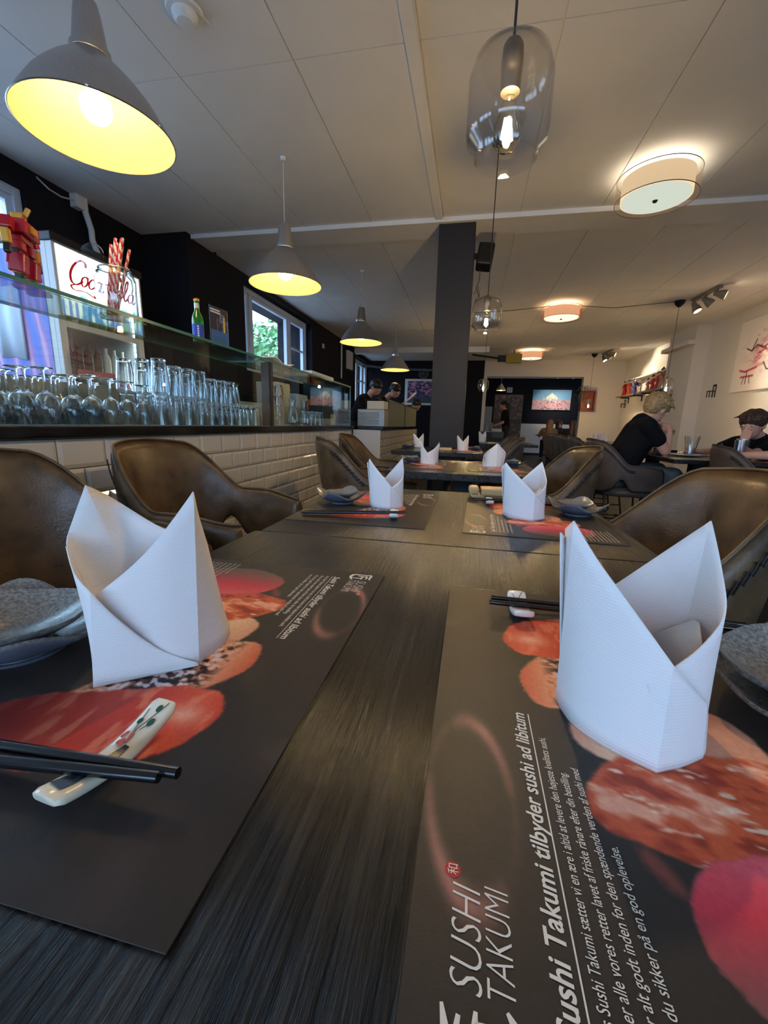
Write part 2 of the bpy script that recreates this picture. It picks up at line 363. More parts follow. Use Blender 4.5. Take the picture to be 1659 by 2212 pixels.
# windows
M_frame = pbr('white_window_paint', (206, 216, 232), .35)
def window(n, X, y0, y1, z0, z1, mull, rails=(), t=.06, depth=.09):
    """frame in the plane x = X; mull: list of y positions of mullions, rails: (ya, yb, z)"""
    w = struct(empty('window_%d' % n, (X, (y0 + y1) / 2, z0))); oy, oz = (y0 + y1) / 2, z0
    f = MB(); f.box((-depth, y0 - oy, 0), (0, y0 - oy + t, z1 - oz)).box((-depth, y1 - oy - t, 0), (0, y1 - oy, z1 - oz))
    f.box((-depth, y0 - oy + t, 0), (0, y1 - oy - t, t)).box((-depth, y0 - oy + t, z1 - oz - t), (0, y1 - oy - t, z1 - oz)).build('window_frame', M_frame, w, bevel=.006)
    e = [y0 + t] + list(mull) + [y1 - t]
    for y in mull: MB().box((-depth, y - oy - .035, t), (0, y - oy + .035, z1 - oz - t)).build('mullion', M_frame, w, bevel=.006)
    for i in range(len(e) - 1):
        a = e[i] + (.035 if i else 0); b = e[i + 1] - (.035 if i < len(e) - 2 else 0); s = MB(); q = .045
        za, zb = t, z1 - oz - t; a -= oy; b -= oy
        s.box((-.075, a, za), (-.02, a + q, zb)).box((-.075, b - q, za), (-.02, b, zb)).box((-.075, a + q, za), (-.02, b - q, za + q)).box((-.075, a + q, zb - q), (-.02, b - q, zb))
        sa = s.build('sash', M_frame, w, bevel=.004)
        MB().box((-.052, a + q, za + q), (-.046, b - q, zb - q)).build('pane', M_pane, sa)
        for (ya, yb, z) in rails:
            if abs(ya - e[i]) < .2: MB().box((-.07, a + q, z - oz - .015), (-.03, b - q, z - oz + .015)).build('glazing_bar', M_frame, sa)
    MB().box((-depth - .05, y0 - oy, -.03), (.03, y1 - oy, 0)).build('window_sill', M_frame, w, bevel=.005)
    return w
window(1, -3.36, 1.0, 2.85, 1.15, 2.56, [2.35])
window(2, -3.36, -2.2, .6, 1.15, 2.56, [-1.3, -.3])
window(3, -2.98, 5.12, 7.42, 1.60, 2.64, [5.48, 6.72], [(6.72, 7.4, 2.15)])
window(4, -3.08, 10.3, 12.3, 1.17, 2.60, [11.3, 11.9], [(11.3, 12, 2.1), (11.9, 12.3, 2.1)])
wf = struct(empty('window_5', (.6, -3.0, .87))); m = MB()
for x in (-2.8, -.95, .93, 2.75): m.box((x - .04, -.04, 0), (x + .04, .04, 1.38))
m.box((-2.76, -.04, 0), (2.71, .04, .08)).box((-2.76, -.04, 1.30), (2.71, .04, 1.38)).build('window_frame', M_frame, wf)
for a, b in ((-2.76, -.99), (-.91, .89), (.97, 2.71)): MB().box((a, -.004, .08), (b, .004, 1.30)).build('pane', M_pane, wf)
# small white latch beside the window, vertical pipes, switch boxes
t = MB().box((-2.86, 7.9, 2.32), (-2.83, 7.96, 2.40)).build('alarm_contact', M_trim_white, bevel=.004); tag(t, 'tiny white contact box high on the black wall past the window', 'sensor')
t = MB().tube([(-3.29, 3.33, 2.72), (-3.29, 3.33, 2.62), (-3.28, 3.36, 2.5), (-3.28, 3.36, 2.42), (-3.27, 3.40, 2.3), (-3.26, 3.42, 1.95)], .024, 12).build('drain_pipe', M_trim_white, smooth=.8)
tag(t, 'white bent pipe running down the black wall behind the drinks fridge', 'pipe')
t = MB().tube([(-2.85, 9.1, 2.6), (-2.85, 9.1, 1.9)], .018, 10).build('wall_pipe', M_trim_white, smooth=.8); tag(t, 'thin white pipe on the black wall beyond the wide window', 'pipe')
t = MB().box((-2.87, 9.5, 2.15), (-2.8, 9.85, 2.55)).build('fuse_box', M_trim_white, bevel=.01); tag(t, 'white fuse box on the black wall near the far lamps', 'fuse box')
p = ony(160, 430, 3.6)
t = MB().tube([onz(78, 382, 2.70), onz(105, 408, 2.62), onz(132, 425, 2.63), onz(158, 432, 2.66)], .006, 6).build('loose_cable', M_cord_w, smooth=.8)
tag(t, 'thin pale cable sagging under the ceiling beside the black wall', 'cable')
q = onz(163, 432, 2.68); t = MB().box((q.x - .04, q.y - .03, 2.62), (q.x + .04, q.y + .05, 2.719)).build('junction_box', M_trim_white, bevel=.006); tag(t, 'small white junction box on the ceiling above the drinks fridge', 'junction box')

# ---- outside: ground and trees seen through the windows
struct(MB().box((-60, -40, -.4), (60, 60, -.3)).build('ground', pbr('pale_paving', (176, 176, 172), .9, var=.1)))
M_leaf = pbr('tree_leaf', (104, 148, 96), .6, var=.5, vscale=.8); M_bark = pbr('bark', (70, 60, 50), .9)
def tree(c, R, h, seed, label):
    rr = random.Random(seed); root = empty('tree', (c[0], c[1], -.3)); tag(root, label, 'tree', 'trees outside the windows')
    m = MB()
    for k in range(3200):
        a = rr.gauss(0, 1), rr.gauss(0, 1), rr.gauss(0, 1); L = math.sqrt(sum(x * x for x in a)); rad = R * (rr.random() ** .35)
        p = Vector([x / L * rad for x in a]); p.z = p.z * 1.15 + h
        n = Vector((rr.gauss(0, 1), rr.gauss(0, 1), rr.gauss(0, 1))).normalized(); u = n.orthogonal().normalized(); v = n.cross(u); s_ = rr.uniform(.14, .26)
        m.add([p - u * s_, p + v * s_ * .5, p + u * s_, p - v * s_ * .5], [(0, 1, 2, 3)])
    f = m.build('foliage', M_leaf, root); f['kind'] = 'stuff'
    MB().tube([(0, 0, 0), (.1, 0, h * .6), (0, .2, h + R * .5)], [.2, .14, .05], 8).build('trunk', M_bark, root, smooth=1)
tree((-7.5, 10.0), 1.9, 2.6, 1, 'leafy green tree filling the wide window above the bar')
tree((-9.8, 14.6), 2.0, 3.0, 2, 'leafy green tree behind the right sash of the wide window')
tree((-6.4, 17.0), 1.9, 2.7, 3, 'green tree seen through the far window behind the sushi chefs')
tree((-10.5, 21.0), 2.6, 3.2, 4, 'green tree further off in the far window')

# ================================================================ BAR
bar = empty('tiled_bar_counter', (-1.4, 2.4, 0)); tag(bar, 'long bar faced with white metro tiles under a black granite top', 'bar counter')
by = -2.4
MB().box((-.30, -2.9, 0), (-.008, 2.5, .87)).build('carcass', M_grout, bar)
MB().box((-.42, -2.95, .872), (.03, 2.5, .912)).build('countertop', M_granite, bar, bevel=.004)
def bevel_tile(w, h, d=.009, b=.014):
    m = MB(); a = .002
    m.add([(0, a, a), (0, w - a, a), (0, w - a, h - a), (0, a, h - a), (d, a + b, a + b), (d, w - a - b, a + b), (d, w - a - b, h - a - b), (d, a + b, h - a - b),
           (.003, a, a), (.003, w - a, a), (.003, w - a, h - a), (.003, a, h - a)],
          [(0, 1, 9, 8), (1, 2, 10, 9), (2, 3, 11, 10), (3, 0, 8, 11), (8, 9, 5, 4), (9, 10, 6, 5), (10, 11, 7, 6), (11, 8, 4, 7), (4, 5, 6, 7)])
    return m
full = None; half = None; cut = None
JY = 2.188 - 2.4                                                # a joint of the top row
def run_tiles(parent, x, y_start, y_end, rows, joint, rot=None, skip=lambda r, y: False):
    protos = {}
    for r in range(rows):
        z1 = .868 - (0 if r == 0 else .108 + (r - 1) * .1); h = .108 if r == 0 else .1
        off = joint + (0 if r % 2 == 0 else .1)
        k = math.floor((y_start - off) / .199) ; y = off + k * .199
        while y < y_end - .01:
            a, b = max(y, y_start), min(y + .199, y_end)
            if b - a > .02 and not skip(r, a):
                key = (round(b - a, 3), h)
                if key not in protos:
                    o = bevel_tile(b - a, h).build('tile', M_tile, parent); protos[key] = o
                else: o = protos[key].copy(); col.objects.link(o)
                o.location = (x + random.uniform(-.0006, .0006), a, z1 - h)
            y += .199
run_tiles(bar, -.008, -2.1, 2.5, 8, JY)
# ---- the glass case standing on the bar
gc = empty('glass_display_case', (-1.4, 2.85, .912)); tag(gc, 'long glass case on the bar top full of upturned glasses, with green glass edges', 'display case')
zt = 1.35 - .912
def pane_box(name, a, b, parent, edge_axis=None):
    o = MB().box(a, b).build(name, [M_case, M_case_edge], parent)
    big = max(p.area for p in o.data.polygons)
    for p in o.data.polygons:
        if p.area < big * .25: p.material_index = 1
    return o
pane_box('front_pane', (-.012, -2.6, .002), (-.004, -.03, zt - .001), gc)
pane_box('front_pane', (-.012, .01, .002), (-.004, 2.0, zt - .001), gc)
pane_box('top_pane', (-.345, -2.6, zt), (.002, -.012, zt + .013), gc)
pane_box('top_pane', (-.345, -.008, zt), (.002, 2.0, zt + .013), gc)
pane_box('end_pane', (-.345, 1.992, .002), (-.013, 2.0, zt - .001), gc)
MB().box((-.075, -.03, .001), (-.003, .008, zt - .001)).build('divider', pbr('black_laminate', (14, 15, 22), .4), gc)
MB().box((-.36, -2.6, .0), (-.013, 1.99, .004)).build('case_floor', pbr('grey_case_floor', (150, 156, 160), .35), gc)

MB().box((-.366, -2.6, .004), (-.36, 1.99, .18)).build('rear_panel', pbr('pale_grey_panel', (176, 178, 176), .4), gc)
# ---- second counter, in front of the sushi chefs
c2 = empty('sushi_counter', (-1.07, 5.0, 0)); tag(c2, 'second tiled counter with black top in front of the sushi chefs', 'counter')
MB().box((-.42, .02, 0), (-.008, 3.6, .87)).build('carcass', M_grout, c2)
MB().box((-.45, 0, .872), (.03, 3.62, .912)).build('countertop', M_granite, c2, bevel=.004)
MB().box((-.34, 0, 0), (.0, .02, .87)).build('end_panel', pbr('white_laminate_panel', (214, 212, 208), .4), c2)
run_tiles(c2, -.008, .02, 3.6, 6, .0)
sg = empty('sneeze_guard', (-1.07, 5.0, .912)); tag(sg, 'grey tinted glass guard standing along the sushi counter', 'glass guard')
M_sg = pbr('frosted_green_glass', (146, 152, 134), .22, spec=.7)
pane = MB().box((-.03, .55, 0), (-.02, 2.0, .335)).build('front_pane', [M_sg, M_case_edge], sg); MB().box((-.03, 2.03, 0), (-.02, 3.5, .335)).build('front_pane', M_sg, sg)
MB().box((-.04, .53, .335), (-.01, 3.52, .35)).build('top_rail', M_black_metal, sg)
MB().box((-.04, 2.0, 0), (-.01, 2.03, .335)).build('post', M_black_metal, sg); MB().box((-.04, .52, 0), (-.01, .55, .335)).build('post', M_black_metal, sg)
MB().box((-.40, .53, .0), (-.36, 3.5, .16)).build('fish_tray', pbr('brushed_steel', (170, 172, 170), .35, metal=1), sg)
cool = empty('countertop_cooler', (-1.2, 5.24, .912)); tag(cool, 'grey louvred metal cooling unit at the near end of the sushi counter', 'cooler')
M_steel = pbr('grey_steel_sheet', (150, 152, 150), .4, metal=.6)
MB().box((-.22, -.02, 0), (.13, .24, .21)).build('body', M_steel, cool, bevel=.006)
for k in range(7): MB().box((-.195, -.034, .025 + k * .025), (.06, -.016, .037 + k * .025), rx=.35).build('louvre', pbr('light_grey_louvre', (186, 188, 184), .4), cool)
wb = MB().box((-1.30, 5.24, 1.125), (-1.08, 5.5, 1.225)).build('carton', pbr('cream_card', (226, 218, 196), .7), bevel=.004); tag(wb, 'cream carton standing on the louvred cooler', 'box')
kb = MB().box((-1.32, 5.235, 1.123), (-1.06, 5.51, 1.127)).build('tray_liner', pbr('brown_card', (150, 118, 80), .8)); kb.location.z = .0; tag(kb, 'brown card sheet under the cream carton', 'card')
# ================================================================ TABLES
def table(name, x0, x1, y0, y1, label, z=T, group='black dining tables', mat=None, legs='pedestal'):
    cx, cy = (x0 + x1) / 2, (y0 + y1) / 2; t = empty('dining_table', (cx, cy, 0)); tag(t, label, 'table', group)
    w, d = (x1 - x0) / 2, (y1 - y0) / 2
    MB().box((-w, -d, z - .032), (w, d, z)).build('tabletop', M_top, t, bevel=.0022)
    if legs == 'pedestal':
        MB().box((-.05, -.05, .02), (.05, .05, z - .032)).build('column', M_black_metal, t, bevel=.004)
        MB().box((-.22, -.22, 0), (.22, .22, .02)).build('base_plate', M_black_metal, t, bevel=.004)
        MB().box((-.2, -.03, z - .06), (.2, .03, z - .034)).build('top_bracket', M_black_metal, t)
    return t
table('a', -.386, .309, -.03, .6925, 'nearest black wooden table, under the two large napkins')
table('b', -.376, .322, .6945, 1.30, 'black wooden table butted against the nearest one, with small plates near its far end')
table('c', -.36, .32, 1.80, 2.50, 'second black table along the bar, behind a gap, with two upright napkins')
table('d', -.60, .11, 3.22, 3.98, 'black table just in front of the dark column')
table('e', .12, .80, 5.2, 5.9, 'far black table to the right of the dark column, one napkin on it')
table('f', 1.50, 2.27, 3.46, 4.42, 'black table where the blond youth rests his elbow')
table('g', 1.50, 2.25, 4.44, 5.15, 'black table beyond the blond youth, pushed against his table')
table('h', 1.75, 2.5, 6.6, 8.4, 'long far table with a row of white napkins in front of the two women')

# ================================================================ PLACEMATS (flat print + lettering)
def mat_fn(U, V):
    A = U * 420; B = (1 - V) * 297                             # a along the reading direction, b down from the top edge
    C = np.zeros(A.shape + (3,)); C[:] = np.array((54, 49, 45)) / 255.
    n1 = vnoise(A / 40, B / 40, 5); n2 = vnoise(A / 9, B / 9, 6); n3 = vnoise(A / 2.2, B / 2.2, 7)
    C = mixc(C, (74, 62, 58), np.clip((n1 - .55) * 2.2, 0, .6) * np.clip((A - 200) / 100, 0, 1))
    C = mixc(C, (34, 28, 30), np.clip((A - 320) / 60, 0, 1) * .35)
    # defocused ring round the logo
    def ring(ca, cb, ra, rb, ang, w, lo, hi, rgb, k):
        nonlocal C
        co, si = math.cos(ang), math.sin(ang); x = (A - ca) * co + (B - cb) * si; y = -(A - ca) * si + (B - cb) * co
        r = np.hypot(x / ra, y / rb); th = np.arctan2(y / rb, x / ra); mid = (lo + hi) / 2
        d = np.abs((th - mid + math.pi) % (2 * math.pi) - math.pi) / ((hi - lo) / 2)
        C = mixc(C, rgb, np.exp(-((r - 1) / w) ** 2) * np.clip(1 - d, 0, 1) ** .6 * k)
    ring(115, 25, 58, 23, -.07, .13, 2.5, 4.9, (196, 128, 112), .85)
    ring(115, 25, 58, 23, -.07, .13, -.4, 1.6, (196, 128, 112), .85)
    ring(115, 25, 58, 23, -.07, .10, -3.14, 3.14, (120, 84, 76), .35)
    def blob(poly, rgb, soft, k=1.0, it=2):
        d = polydist(A + (n2 - .5) * 5, B + (n3 - .5) * 2, smooth_poly(poly, it)); a = np.clip(.5 - d / soft, 0, 1) * k; return d, a
    # prawn tail, cream fish, tuna prawn, pink slice
    d, a = blob([(100, 103), (104, 112), (84, 122), (78, 117)], 0, 5, .7); C = mixc(C, (150, 74, 62), a)
    d, a = blob([(160, 93), (192, 92), (216, 104), (226, 150), (226, 210), (160, 214), (150, 150)], 0, 3)
    C = mixc(C, (222, 158, 128), a); C = mixc(C, (240, 204, 168), a * np.clip(1 - np.abs(B - 112 - A * .05) / 26, 0, 1)); C = mixc(C, (150, 96, 80), a * np.clip((A - 200) / 26, 0, .6))
    d, a = blob([(110, 90), (124, 88), (140, 94), (166, 118), (178, 168), (176, 240), (112, 244), (106, 160), (96, 130), (104, 112)], 0, 3)
    C = mixc(C, (206, 92, 58), a); st = vnoise(A / 10 + B / 26, B / 24 - A / 40, 9)
    C = mixc(C, (242, 172, 140), a * np.clip((st - .52) * 5, 0, .9)); C = mixc(C, (146, 54, 40), a * np.clip((.42 - st) * 5, 0, .8))
    C = mixc(C, (248, 216, 186), a * np.clip((vnoise(A / 5, B / 14, 19) - .66) * 7, 0, .8))
    d, a = blob([(44, 128), (56, 119), (66, 117), (86, 122), (101, 138), (112, 168), (118, 210), (112, 252), (60, 256), (34, 236), (22, 190), (30, 152)], 0, 2)
    g = np.clip((A - 20) / 95, 0, 1); C = mixc(C, (108, 84, 76), a); C = mixc(C, (206, 62, 76), a * np.clip(g * 2.1 - .35, 0, 1)); C = mixc(C, (222, 104, 112), a * np.clip(g * 2.6 - 1.6, 0, .75) * (.6 + .8 * n2))
    # roll with black and white seeds, then the big salmon slice
    d, a = blob([(200, 78), (214, 68), (240, 64), (262, 76), (286, 98), (312, 140), (328, 178), (312, 184), (262, 160), (226, 140), (206, 112)], 0, 3)
    C = mixc(C, (226, 150, 112), a); C = mixc(C, (206, 88, 60), a * np.clip(1 - (B - 64) / 22, 0, 1)); C = mixc(C, (70, 40, 34), a * np.clip(1 - np.hypot((A - 272) / 40, (B - 122) / 34), 0, 1) * 1.4)
    sd = vnoise(A / 4.6, B / 5.6, 11, 2); z = a * np.clip((B - 84) / 16, 0, 1) * np.clip((176 - B) / 20, 0, 1)
    C = mixc(C, (28, 22, 24), z * np.clip((sd - .52) * 12, 0, 1)); C = mixc(C, (226, 214, 214), z * np.clip((.40 - sd) * 12, 0, .9))
    d, a = blob([(272, 72), (284, 60), (298, 55), (318, 60), (338, 74), (350, 100), (366, 140), (370, 200), (338, 230), (306, 196), (288, 140), (274, 104)], 0, 3)
    C = mixc(C, (196, 62, 46), a); C = mixc(C, (224, 96, 66), a * np.clip(1 - np.abs(B - 78) / 34, 0, 1)); C = mixc(C, (236, 168, 140), a * np.exp(-((A - 302) / 9) ** 2 - ((B - 82) / 14) ** 2)); C = mixc(C, (232, 138, 104), a * np.clip((vnoise(A / 24, B / 9, 13) - .55) * 4, 0, .7)); C = mixc(C, (96, 34, 34), a * np.clip((B - 140) / 80, 0, .7))
    C = C * (.94 + .12 * n3)[..., None]
    return C
M_mat = print_mat('printed_placemat_paper', .45, .22, bump=.12)
M_matback = pbr('placemat_paper_edge', (60, 56, 52), .7)
M_ink = pbr('white_ink', (222, 212, 196), .6); M_red = pbr('red_seal_ink', (190, 40, 44), .6); M_ink_dim = pbr('small_grey_ink', (176, 168, 156), .65)
mat0 = empty('placemat', (0, 0, 0))
p_ = painted('printed_sheet', 420, 297, .42, .297, mat_fn, M_mat, mat0); p_.location = (0, 0, .0009)
MB().box((0, 0, 0), (.42, .297, .0008)).build('paper_backing', M_matback, mat0)
def mm(V, z=.0012): return [Vector((v.x / 1000, .297 - v.y / 1000, z)) for v in V]
def put_text(m, s, a0, a1, base, size, shear=0., off=0., z=.0012):
    V, Fc = fit_text(s, a0, a1, 0, size, shear, off); m.add([Vector((v.x / 1000, .297 - (base - v.y) / 1000, z)) for v in V], Fc)
lg = MB()
put_text(lg, 'SUSHI', 28, 65.5, 29.6, 18.0, .28, -.25); put_text(lg, 'TAKUMI', 28.5, 66.5, 41.5, 15.2, .22, -.2)
lg.build('restaurant_logo', M_ink, mat0)
lk = MB()
def stroke(m, pts, ws, z=.0013):                             # brush stroke: flat ribbon with varying width, mm coordinates
    P = [Vector((x, y)) for x, y in pts]; L = []; Rr = []
    for i, p in enumerate(P):
        d = (P[min(i + 1, len(P) - 1)] - P[max(i - 1, 0)]).normalized(); n = Vector((-d.y, d.x)); w = ws[i] / 2; L.append(p + n * w); Rr.append(p - n * w)
    n_ = len(P); V = L + Rr; m.add([Vector((v.x / 1000, .297 - v.y / 1000, z)) for v in V], [(i, i + 1, n_ + i + 1, n_ + i) for i in range(n_ - 1)])
stroke(lk, [(5, 17), (11, 15.5), (18, 16.5), (24, 15)], [2, 3.6, 3, 1.2]); stroke(lk, [(7, 16), (8, 26), (7, 37), (10, 41)], [3.2, 3, 3.4, 4.2])
stroke(lk, [(8, 40), (15, 42.5), (22, 41), (26, 38)], [4.5, 4.2, 3.4, 1.2]); stroke(lk, [(11, 22), (17, 20), (22, 21)], [2.8, 2.4, 1.6])
stroke(lk, [(14, 20), (13.5, 27), (11.5, 34)], [2.6, 2.8, 1.2]); stroke(lk, [(13, 27.5), (19, 26.5), (24, 27)], [2, 2.6, 1.4]); stroke(lk, [(20, 27), (20.5, 33), (20, 39)], [2.8, 2.4, 1.6])
lk.build('brush_character', M_ink, mat0)
sl = MB(); cxs, cys, rs_ = 70.5, 17.2, 3.6
sl.add([Vector(((cxs + rs_ * math.cos(t * math.pi / 10)) / 1000, .297 - (cys + rs_ * math.sin(t * math.pi / 10)) / 1000, .0012)) for t in range(20)], [tuple(range(20))])
seal = sl.build('red_seal', M_red, mat0); sk = MB(); put_text(sk, '\u548c', 68.2, 72.9, 19.3, 5.4, z=.0015); sk.build('seal_character', M_ink, seal)
hd = MB(); put_text(hd, 'Sushi Takumi tilbyder sushi ad libitum', 23, 190, 62.6, 11.6, .22, .22)
hd.add([Vector((x / 1000, .297 - y / 1000, .0012)) for x, y in ((22, 65.3), (190, 65.3), (190, 66), (22, 66))], [(0, 1, 2, 3)]); hd.build('headline', M_ink, mat0)
bd = MB()
for s, a1, b_ in (('Hos Sushi Takumi s\u00e6tter vi en \u00e6re i altid at levere den h\u00f8jeste kvalitets sushi,', 168, 73.6),
                  ('Her er alle vores retter lavet af friske r\u00e5vare efter din bestilling.', 141, 81.2),
                  ('Vi har alt godt inden for den sp\u00e6ndende verden af sushi med', 146, 88.8), ('os er du sikker p\u00e5 en god oplevelse.', 99, 96.4)):
    put_text(bd, s, 24, a1, b_, 6.3, .2, .02)
bd.build('body_text', M_ink, mat0)
fl = MB(); rr = random.Random(4)                            # two columns of small print that cannot be read in the photograph: broken lines of ink
for (b0, nl, am) in ((206, 5, 66), (240, 7, 104)):
    for k in range(nl):
        a = 12; end = rr.uniform(am * .7, am)
        while a < end:
            w = rr.uniform(3, 9); b_ = b0 + k * 7
            fl.add([Vector((x / 1000, .297 - y / 1000, .0012)) for x, y in ((a, b_), (a + w, b_), (a + w, b_ + 1.9), (a, b_ + 1.9))], [(0, 1, 2, 3)]); a += w + 1.6
sp = fl.build('small_print', M_ink_dim, mat0)
def place_mat(src, x, y, rot, label):
    m = mat0 if src else copy_tree(mat0); m.location = (x, y, T + .0003); m.rotation_euler = (0, 0, rot); tag(m, label, 'placemat', 'printed placemats'); return m
# right-hand mats read away from the camera (+Y); the origin corner is the bottom left one as read: (x0 + .297, y0)
H90 = math.pi / 2
def right_mat(src, x0, y0, label, rot=0.): place_mat(src, x0 + .297, y0, H90 + rot, label)
def left_mat(x1, y1, label, rot=0.): place_mat(False, x1 - .297, y1, -H90 + rot, label)
right_mat(True, -.0115, .087, 'large printed placemat under the big right napkin, logo towards the camera')
left_mat(-.1015, .522, 'large printed placemat under the big left napkin and the chopsticks')
left_mat(-.079, 1.212, 'small-looking printed placemat at the middle left, white napkin at its centre', .008)
right_mat(False, -.002, .785, 'small-looking printed placemat at the middle right beside the pale wooden box', -.02)
left_mat(-.06, 2.33, 'distant printed placemat at the left of the second table', .01)
right_mat(False, .0, 1.93, 'distant printed placemat at the right of the second table')
right_mat(False, -.19, 3.34, 'furthest printed placemat, on the table before the dark column')

# ================================================================ NAPKINS
def lerp(a, b, t): return a + (b - a) * t
def napkin_sheet(cols, rows=10, sub=6, closed=False, bulge=.0, mb=None):
    """cols: list of (base Vector, top Vector, crease?) ; a sheet between them"""
    n = len(cols); P = []
    def at(i): return cols[i % n] if closed else cols[max(0, min(n - 1, i))]
    N = n if closed else n - 1
    for i in range(N):
        for s in range(sub):
            t = s / sub; a, b = at(i), at(i + 1)
            if a[2] and b[2]: f = lambda q: lerp(a[q], b[q], t)
            else:
                p0 = at(i - 1) if not a[2] else a; p3 = at(i + 2) if not b[2] else b
                f = lambda q: .5 * ((2 * a[q]) + (b[q] - p0[q]) * t + (2 * p0[q] - 5 * a[q] + 4 * b[q] - p3[q]) * t * t + (3 * a[q] - p0[q] - 3 * b[q] + p3[q]) * t ** 3)
            B_, T_ = f(0), f(1); P.append([lerp(B_, T_, r / rows) for r in range(rows + 1)])
    a = at(0) if closed else at(n - 1); P.append([lerp(a[0], a[1], r / rows) for r in range(rows + 1)])
    mb = mb or MB(); mb.grid(P); return mb
def finish_napkin(mbs, name, label, cat='napkin', group='white napkins folded into upright crowns'):
    allv = [p for m, _ in mbs for p in m.v]; c = Vector((sum(p[0] for p in allv) / len(allv), sum(p[1] for p in allv) / len(allv), T + .0016))
    root = empty(name, c)
    for m, nm in mbs:
        m.v = [tuple(Vector(p) - c) for p in m.v]; o = m.build(nm, M_napkin, root, smooth=.5, weld=True)
        so = o.modifiers.new('thickness', 'SOLIDIFY'); so.thickness = .0011; so.offset = 0
    tag(root, label, cat, group); return root
def napkin_mat():
    m = pbr('embossed_white_paper', (221, 216, 214), .8, spec=.25); n = m.node_tree.nodes; L = m.node_tree.links; b = n['Principled BSDF']
    tc = n.new('ShaderNodeTexCoord'); w = n.new('ShaderNodeTexWave'); w.bands_direction = 'Z'; w.inputs['Scale'].default_value = 150; w.inputs['Distortion'].default_value = 1.5; w.inputs['Detail'].default_value = 2
    w.inputs['Detail Scale'].default_value = 2.0; L.new(tc.outputs['Object'], w.inputs['Vector']); nz = n.new('ShaderNodeTexNoise'); nz.inputs['Scale'].default_value = 420; L.new(tc.outputs['Object'], nz.inputs['Vector'])
    a = n.new('ShaderNodeMath'); a.operation = 'ADD'; L.new(w.outputs['Fac'], a.inputs[0]); L.new(nz.outputs['Fac'], a.inputs[1])
    bp = n.new('ShaderNodeBump'); bp.inputs['Strength'].default_value = .22; bp.inputs['Distance'].default_value = .0006; L.new(a.outputs[0], bp.inputs['Height']); L.new(bp.outputs['Normal'], b.inputs['Normal'])
    b.inputs['Subsurface Weight'].default_value = .12; b.inputs['Subsurface Scale'].default_value = .01
    return m
M_napkin = napkin_mat()
def B(x, y): return Vector((x, y, T + .0016))
def tp(px, py, Y): return ony(px, py, Y)
# big left napkin: ring (open at the overlap) and the outer flap with its diagonal edge
L_ring = [(B(-.283, .268), tp(146, 1185, .275), False), (B(-.296, .300), tp(148, 1150, .300), False), (B(-.300, .325), tp(184, 1048, .325), True), (B(-.285, .352), tp(246, 1078, .348), False),
          (B(-.258, .362), tp(350, 1140, .36), False), (B(-.232, .352), tp(415, 1150, .352), False), (B(-.215, .330), tp(446, 1172, .326), True), (B(-.209, .312), tp(430, 1120, .305), False), (B(-.2105, .277), tp(417, 1062, .287), True),
          (B(-.226, .262), tp(352, 1150, .271), False), (B(-.244, .250), tp(290, 1218, .26), False), (B(-.262, .236), tp(206, 1287, .247), True)]
L_flap = [(B(-.285, .270), tp(143, 1180, .272), False), (B(-.280, .248), tp(160, 1238, .252), False), (B(-.2665, .230), tp(196, 1280, .238), True), (B(-.250, .2425), tp(258, 1340, .2435), False),
          (B(-.230, .258), tp(345, 1402, .2585), False), (B(-.209, .2745), Vector((-.209, .2745, T + .004)), True)]
finish_napkin([(napkin_sheet(L_ring), 'inner_fold'), (napkin_sheet(L_flap), 'outer_flap')], 'folded_napkin', 'large white folded napkin standing in the left foreground beside the crossed black chopsticks')
R_ring = [(B(.083, .312), tp(1211, 1150, .312), False), (B(.095, .340), tp(1270, 1215, .350), False), (B(.125, .350), tp(1330, 1262, .360), True), (B(.150, .342), tp(1430, 1195, .345), False),
          (B(.166, .325), tp(1536, 1125, .326), True), (B(.170, .302), tp(1558, 1230, .302), False), (B(.168, .283), tp(1566, 1325, .280), False), (B(.160, .268), tp(1520, 1392, .2665), False), (B(.145, .258), tp(1462, 1438, .257), True), (B(.128, .250), tp(1400, 1480, .250), False)]
R_flap = [(B(.086, .318), tp(1222, 1143, .318), True), (B(.0775, .300), tp(1240, 1125, .302), True), (B(.083, .275), tp(1288, 1205, .285), False), (B(.100, .2555), tp(1372, 1322, .262), False), (B(.1235, .241), tp(1455, 1437, .248), True),
          (B(.141, .2495), tp(1492, 1478, .2505), False), (B(.157, .2600), tp(1526, 1515, .2585), True), (B(.162, .2665), tp(1528, 1545, .2665), True)]
NR = finish_napkin([(napkin_sheet(R_ring), 'inner_fold'), (napkin_sheet(R_flap), 'outer_flap')], 'folded_napkin', 'large white folded napkin standing in the right foreground on the menu lettering')
# folds of paper showing inside the big right napkin
ins = MB(); ins.grid([[tp(1415, 1370, .335), tp(1500, 1340, .318)], [tp(1440, 1430, .31), tp(1512, 1345, .30)], [tp(1470, 1440, .285), tp(1520, 1410, .285)]])
ins.v = [tuple(Vector(p) - NR.location) for p in ins.v]; io = ins.build('tucked_fold', M_napkin, NR, smooth=.5); io.modifiers.new('t', 'SOLIDIFY').thickness = .001
def put_napkin(x, y, label, s=1.0, rot=0.0, sz=None, z=T + .0016):
    c = copy_tree(NR); c.location = (x, y, z); az0 = math.atan2(NR.location.x, NR.location.y); az = math.atan2(x, y)
    c.rotation_euler = (0, 0, az0 - az + rot); c.scale = (s, s, sz or s); c['label'] = label; return c
put_napkin(-.188, 1.00, 'white upright napkin on the middle left placemat, between the small dish and the logo', .90, -.25, .84)
put_napkin(.140, .985, 'white upright napkin on the middle right placemat, beside the pale wooden box', 1.0, .0, .88)
put_napkin(-.207, 2.205, 'house-shaped white napkin turned away, left on the second table', .98, 2.6, .82)
put_napkin(.115, 2.185, 'white two-pointed napkin at the right of the second table', .98, -2.2, .84)
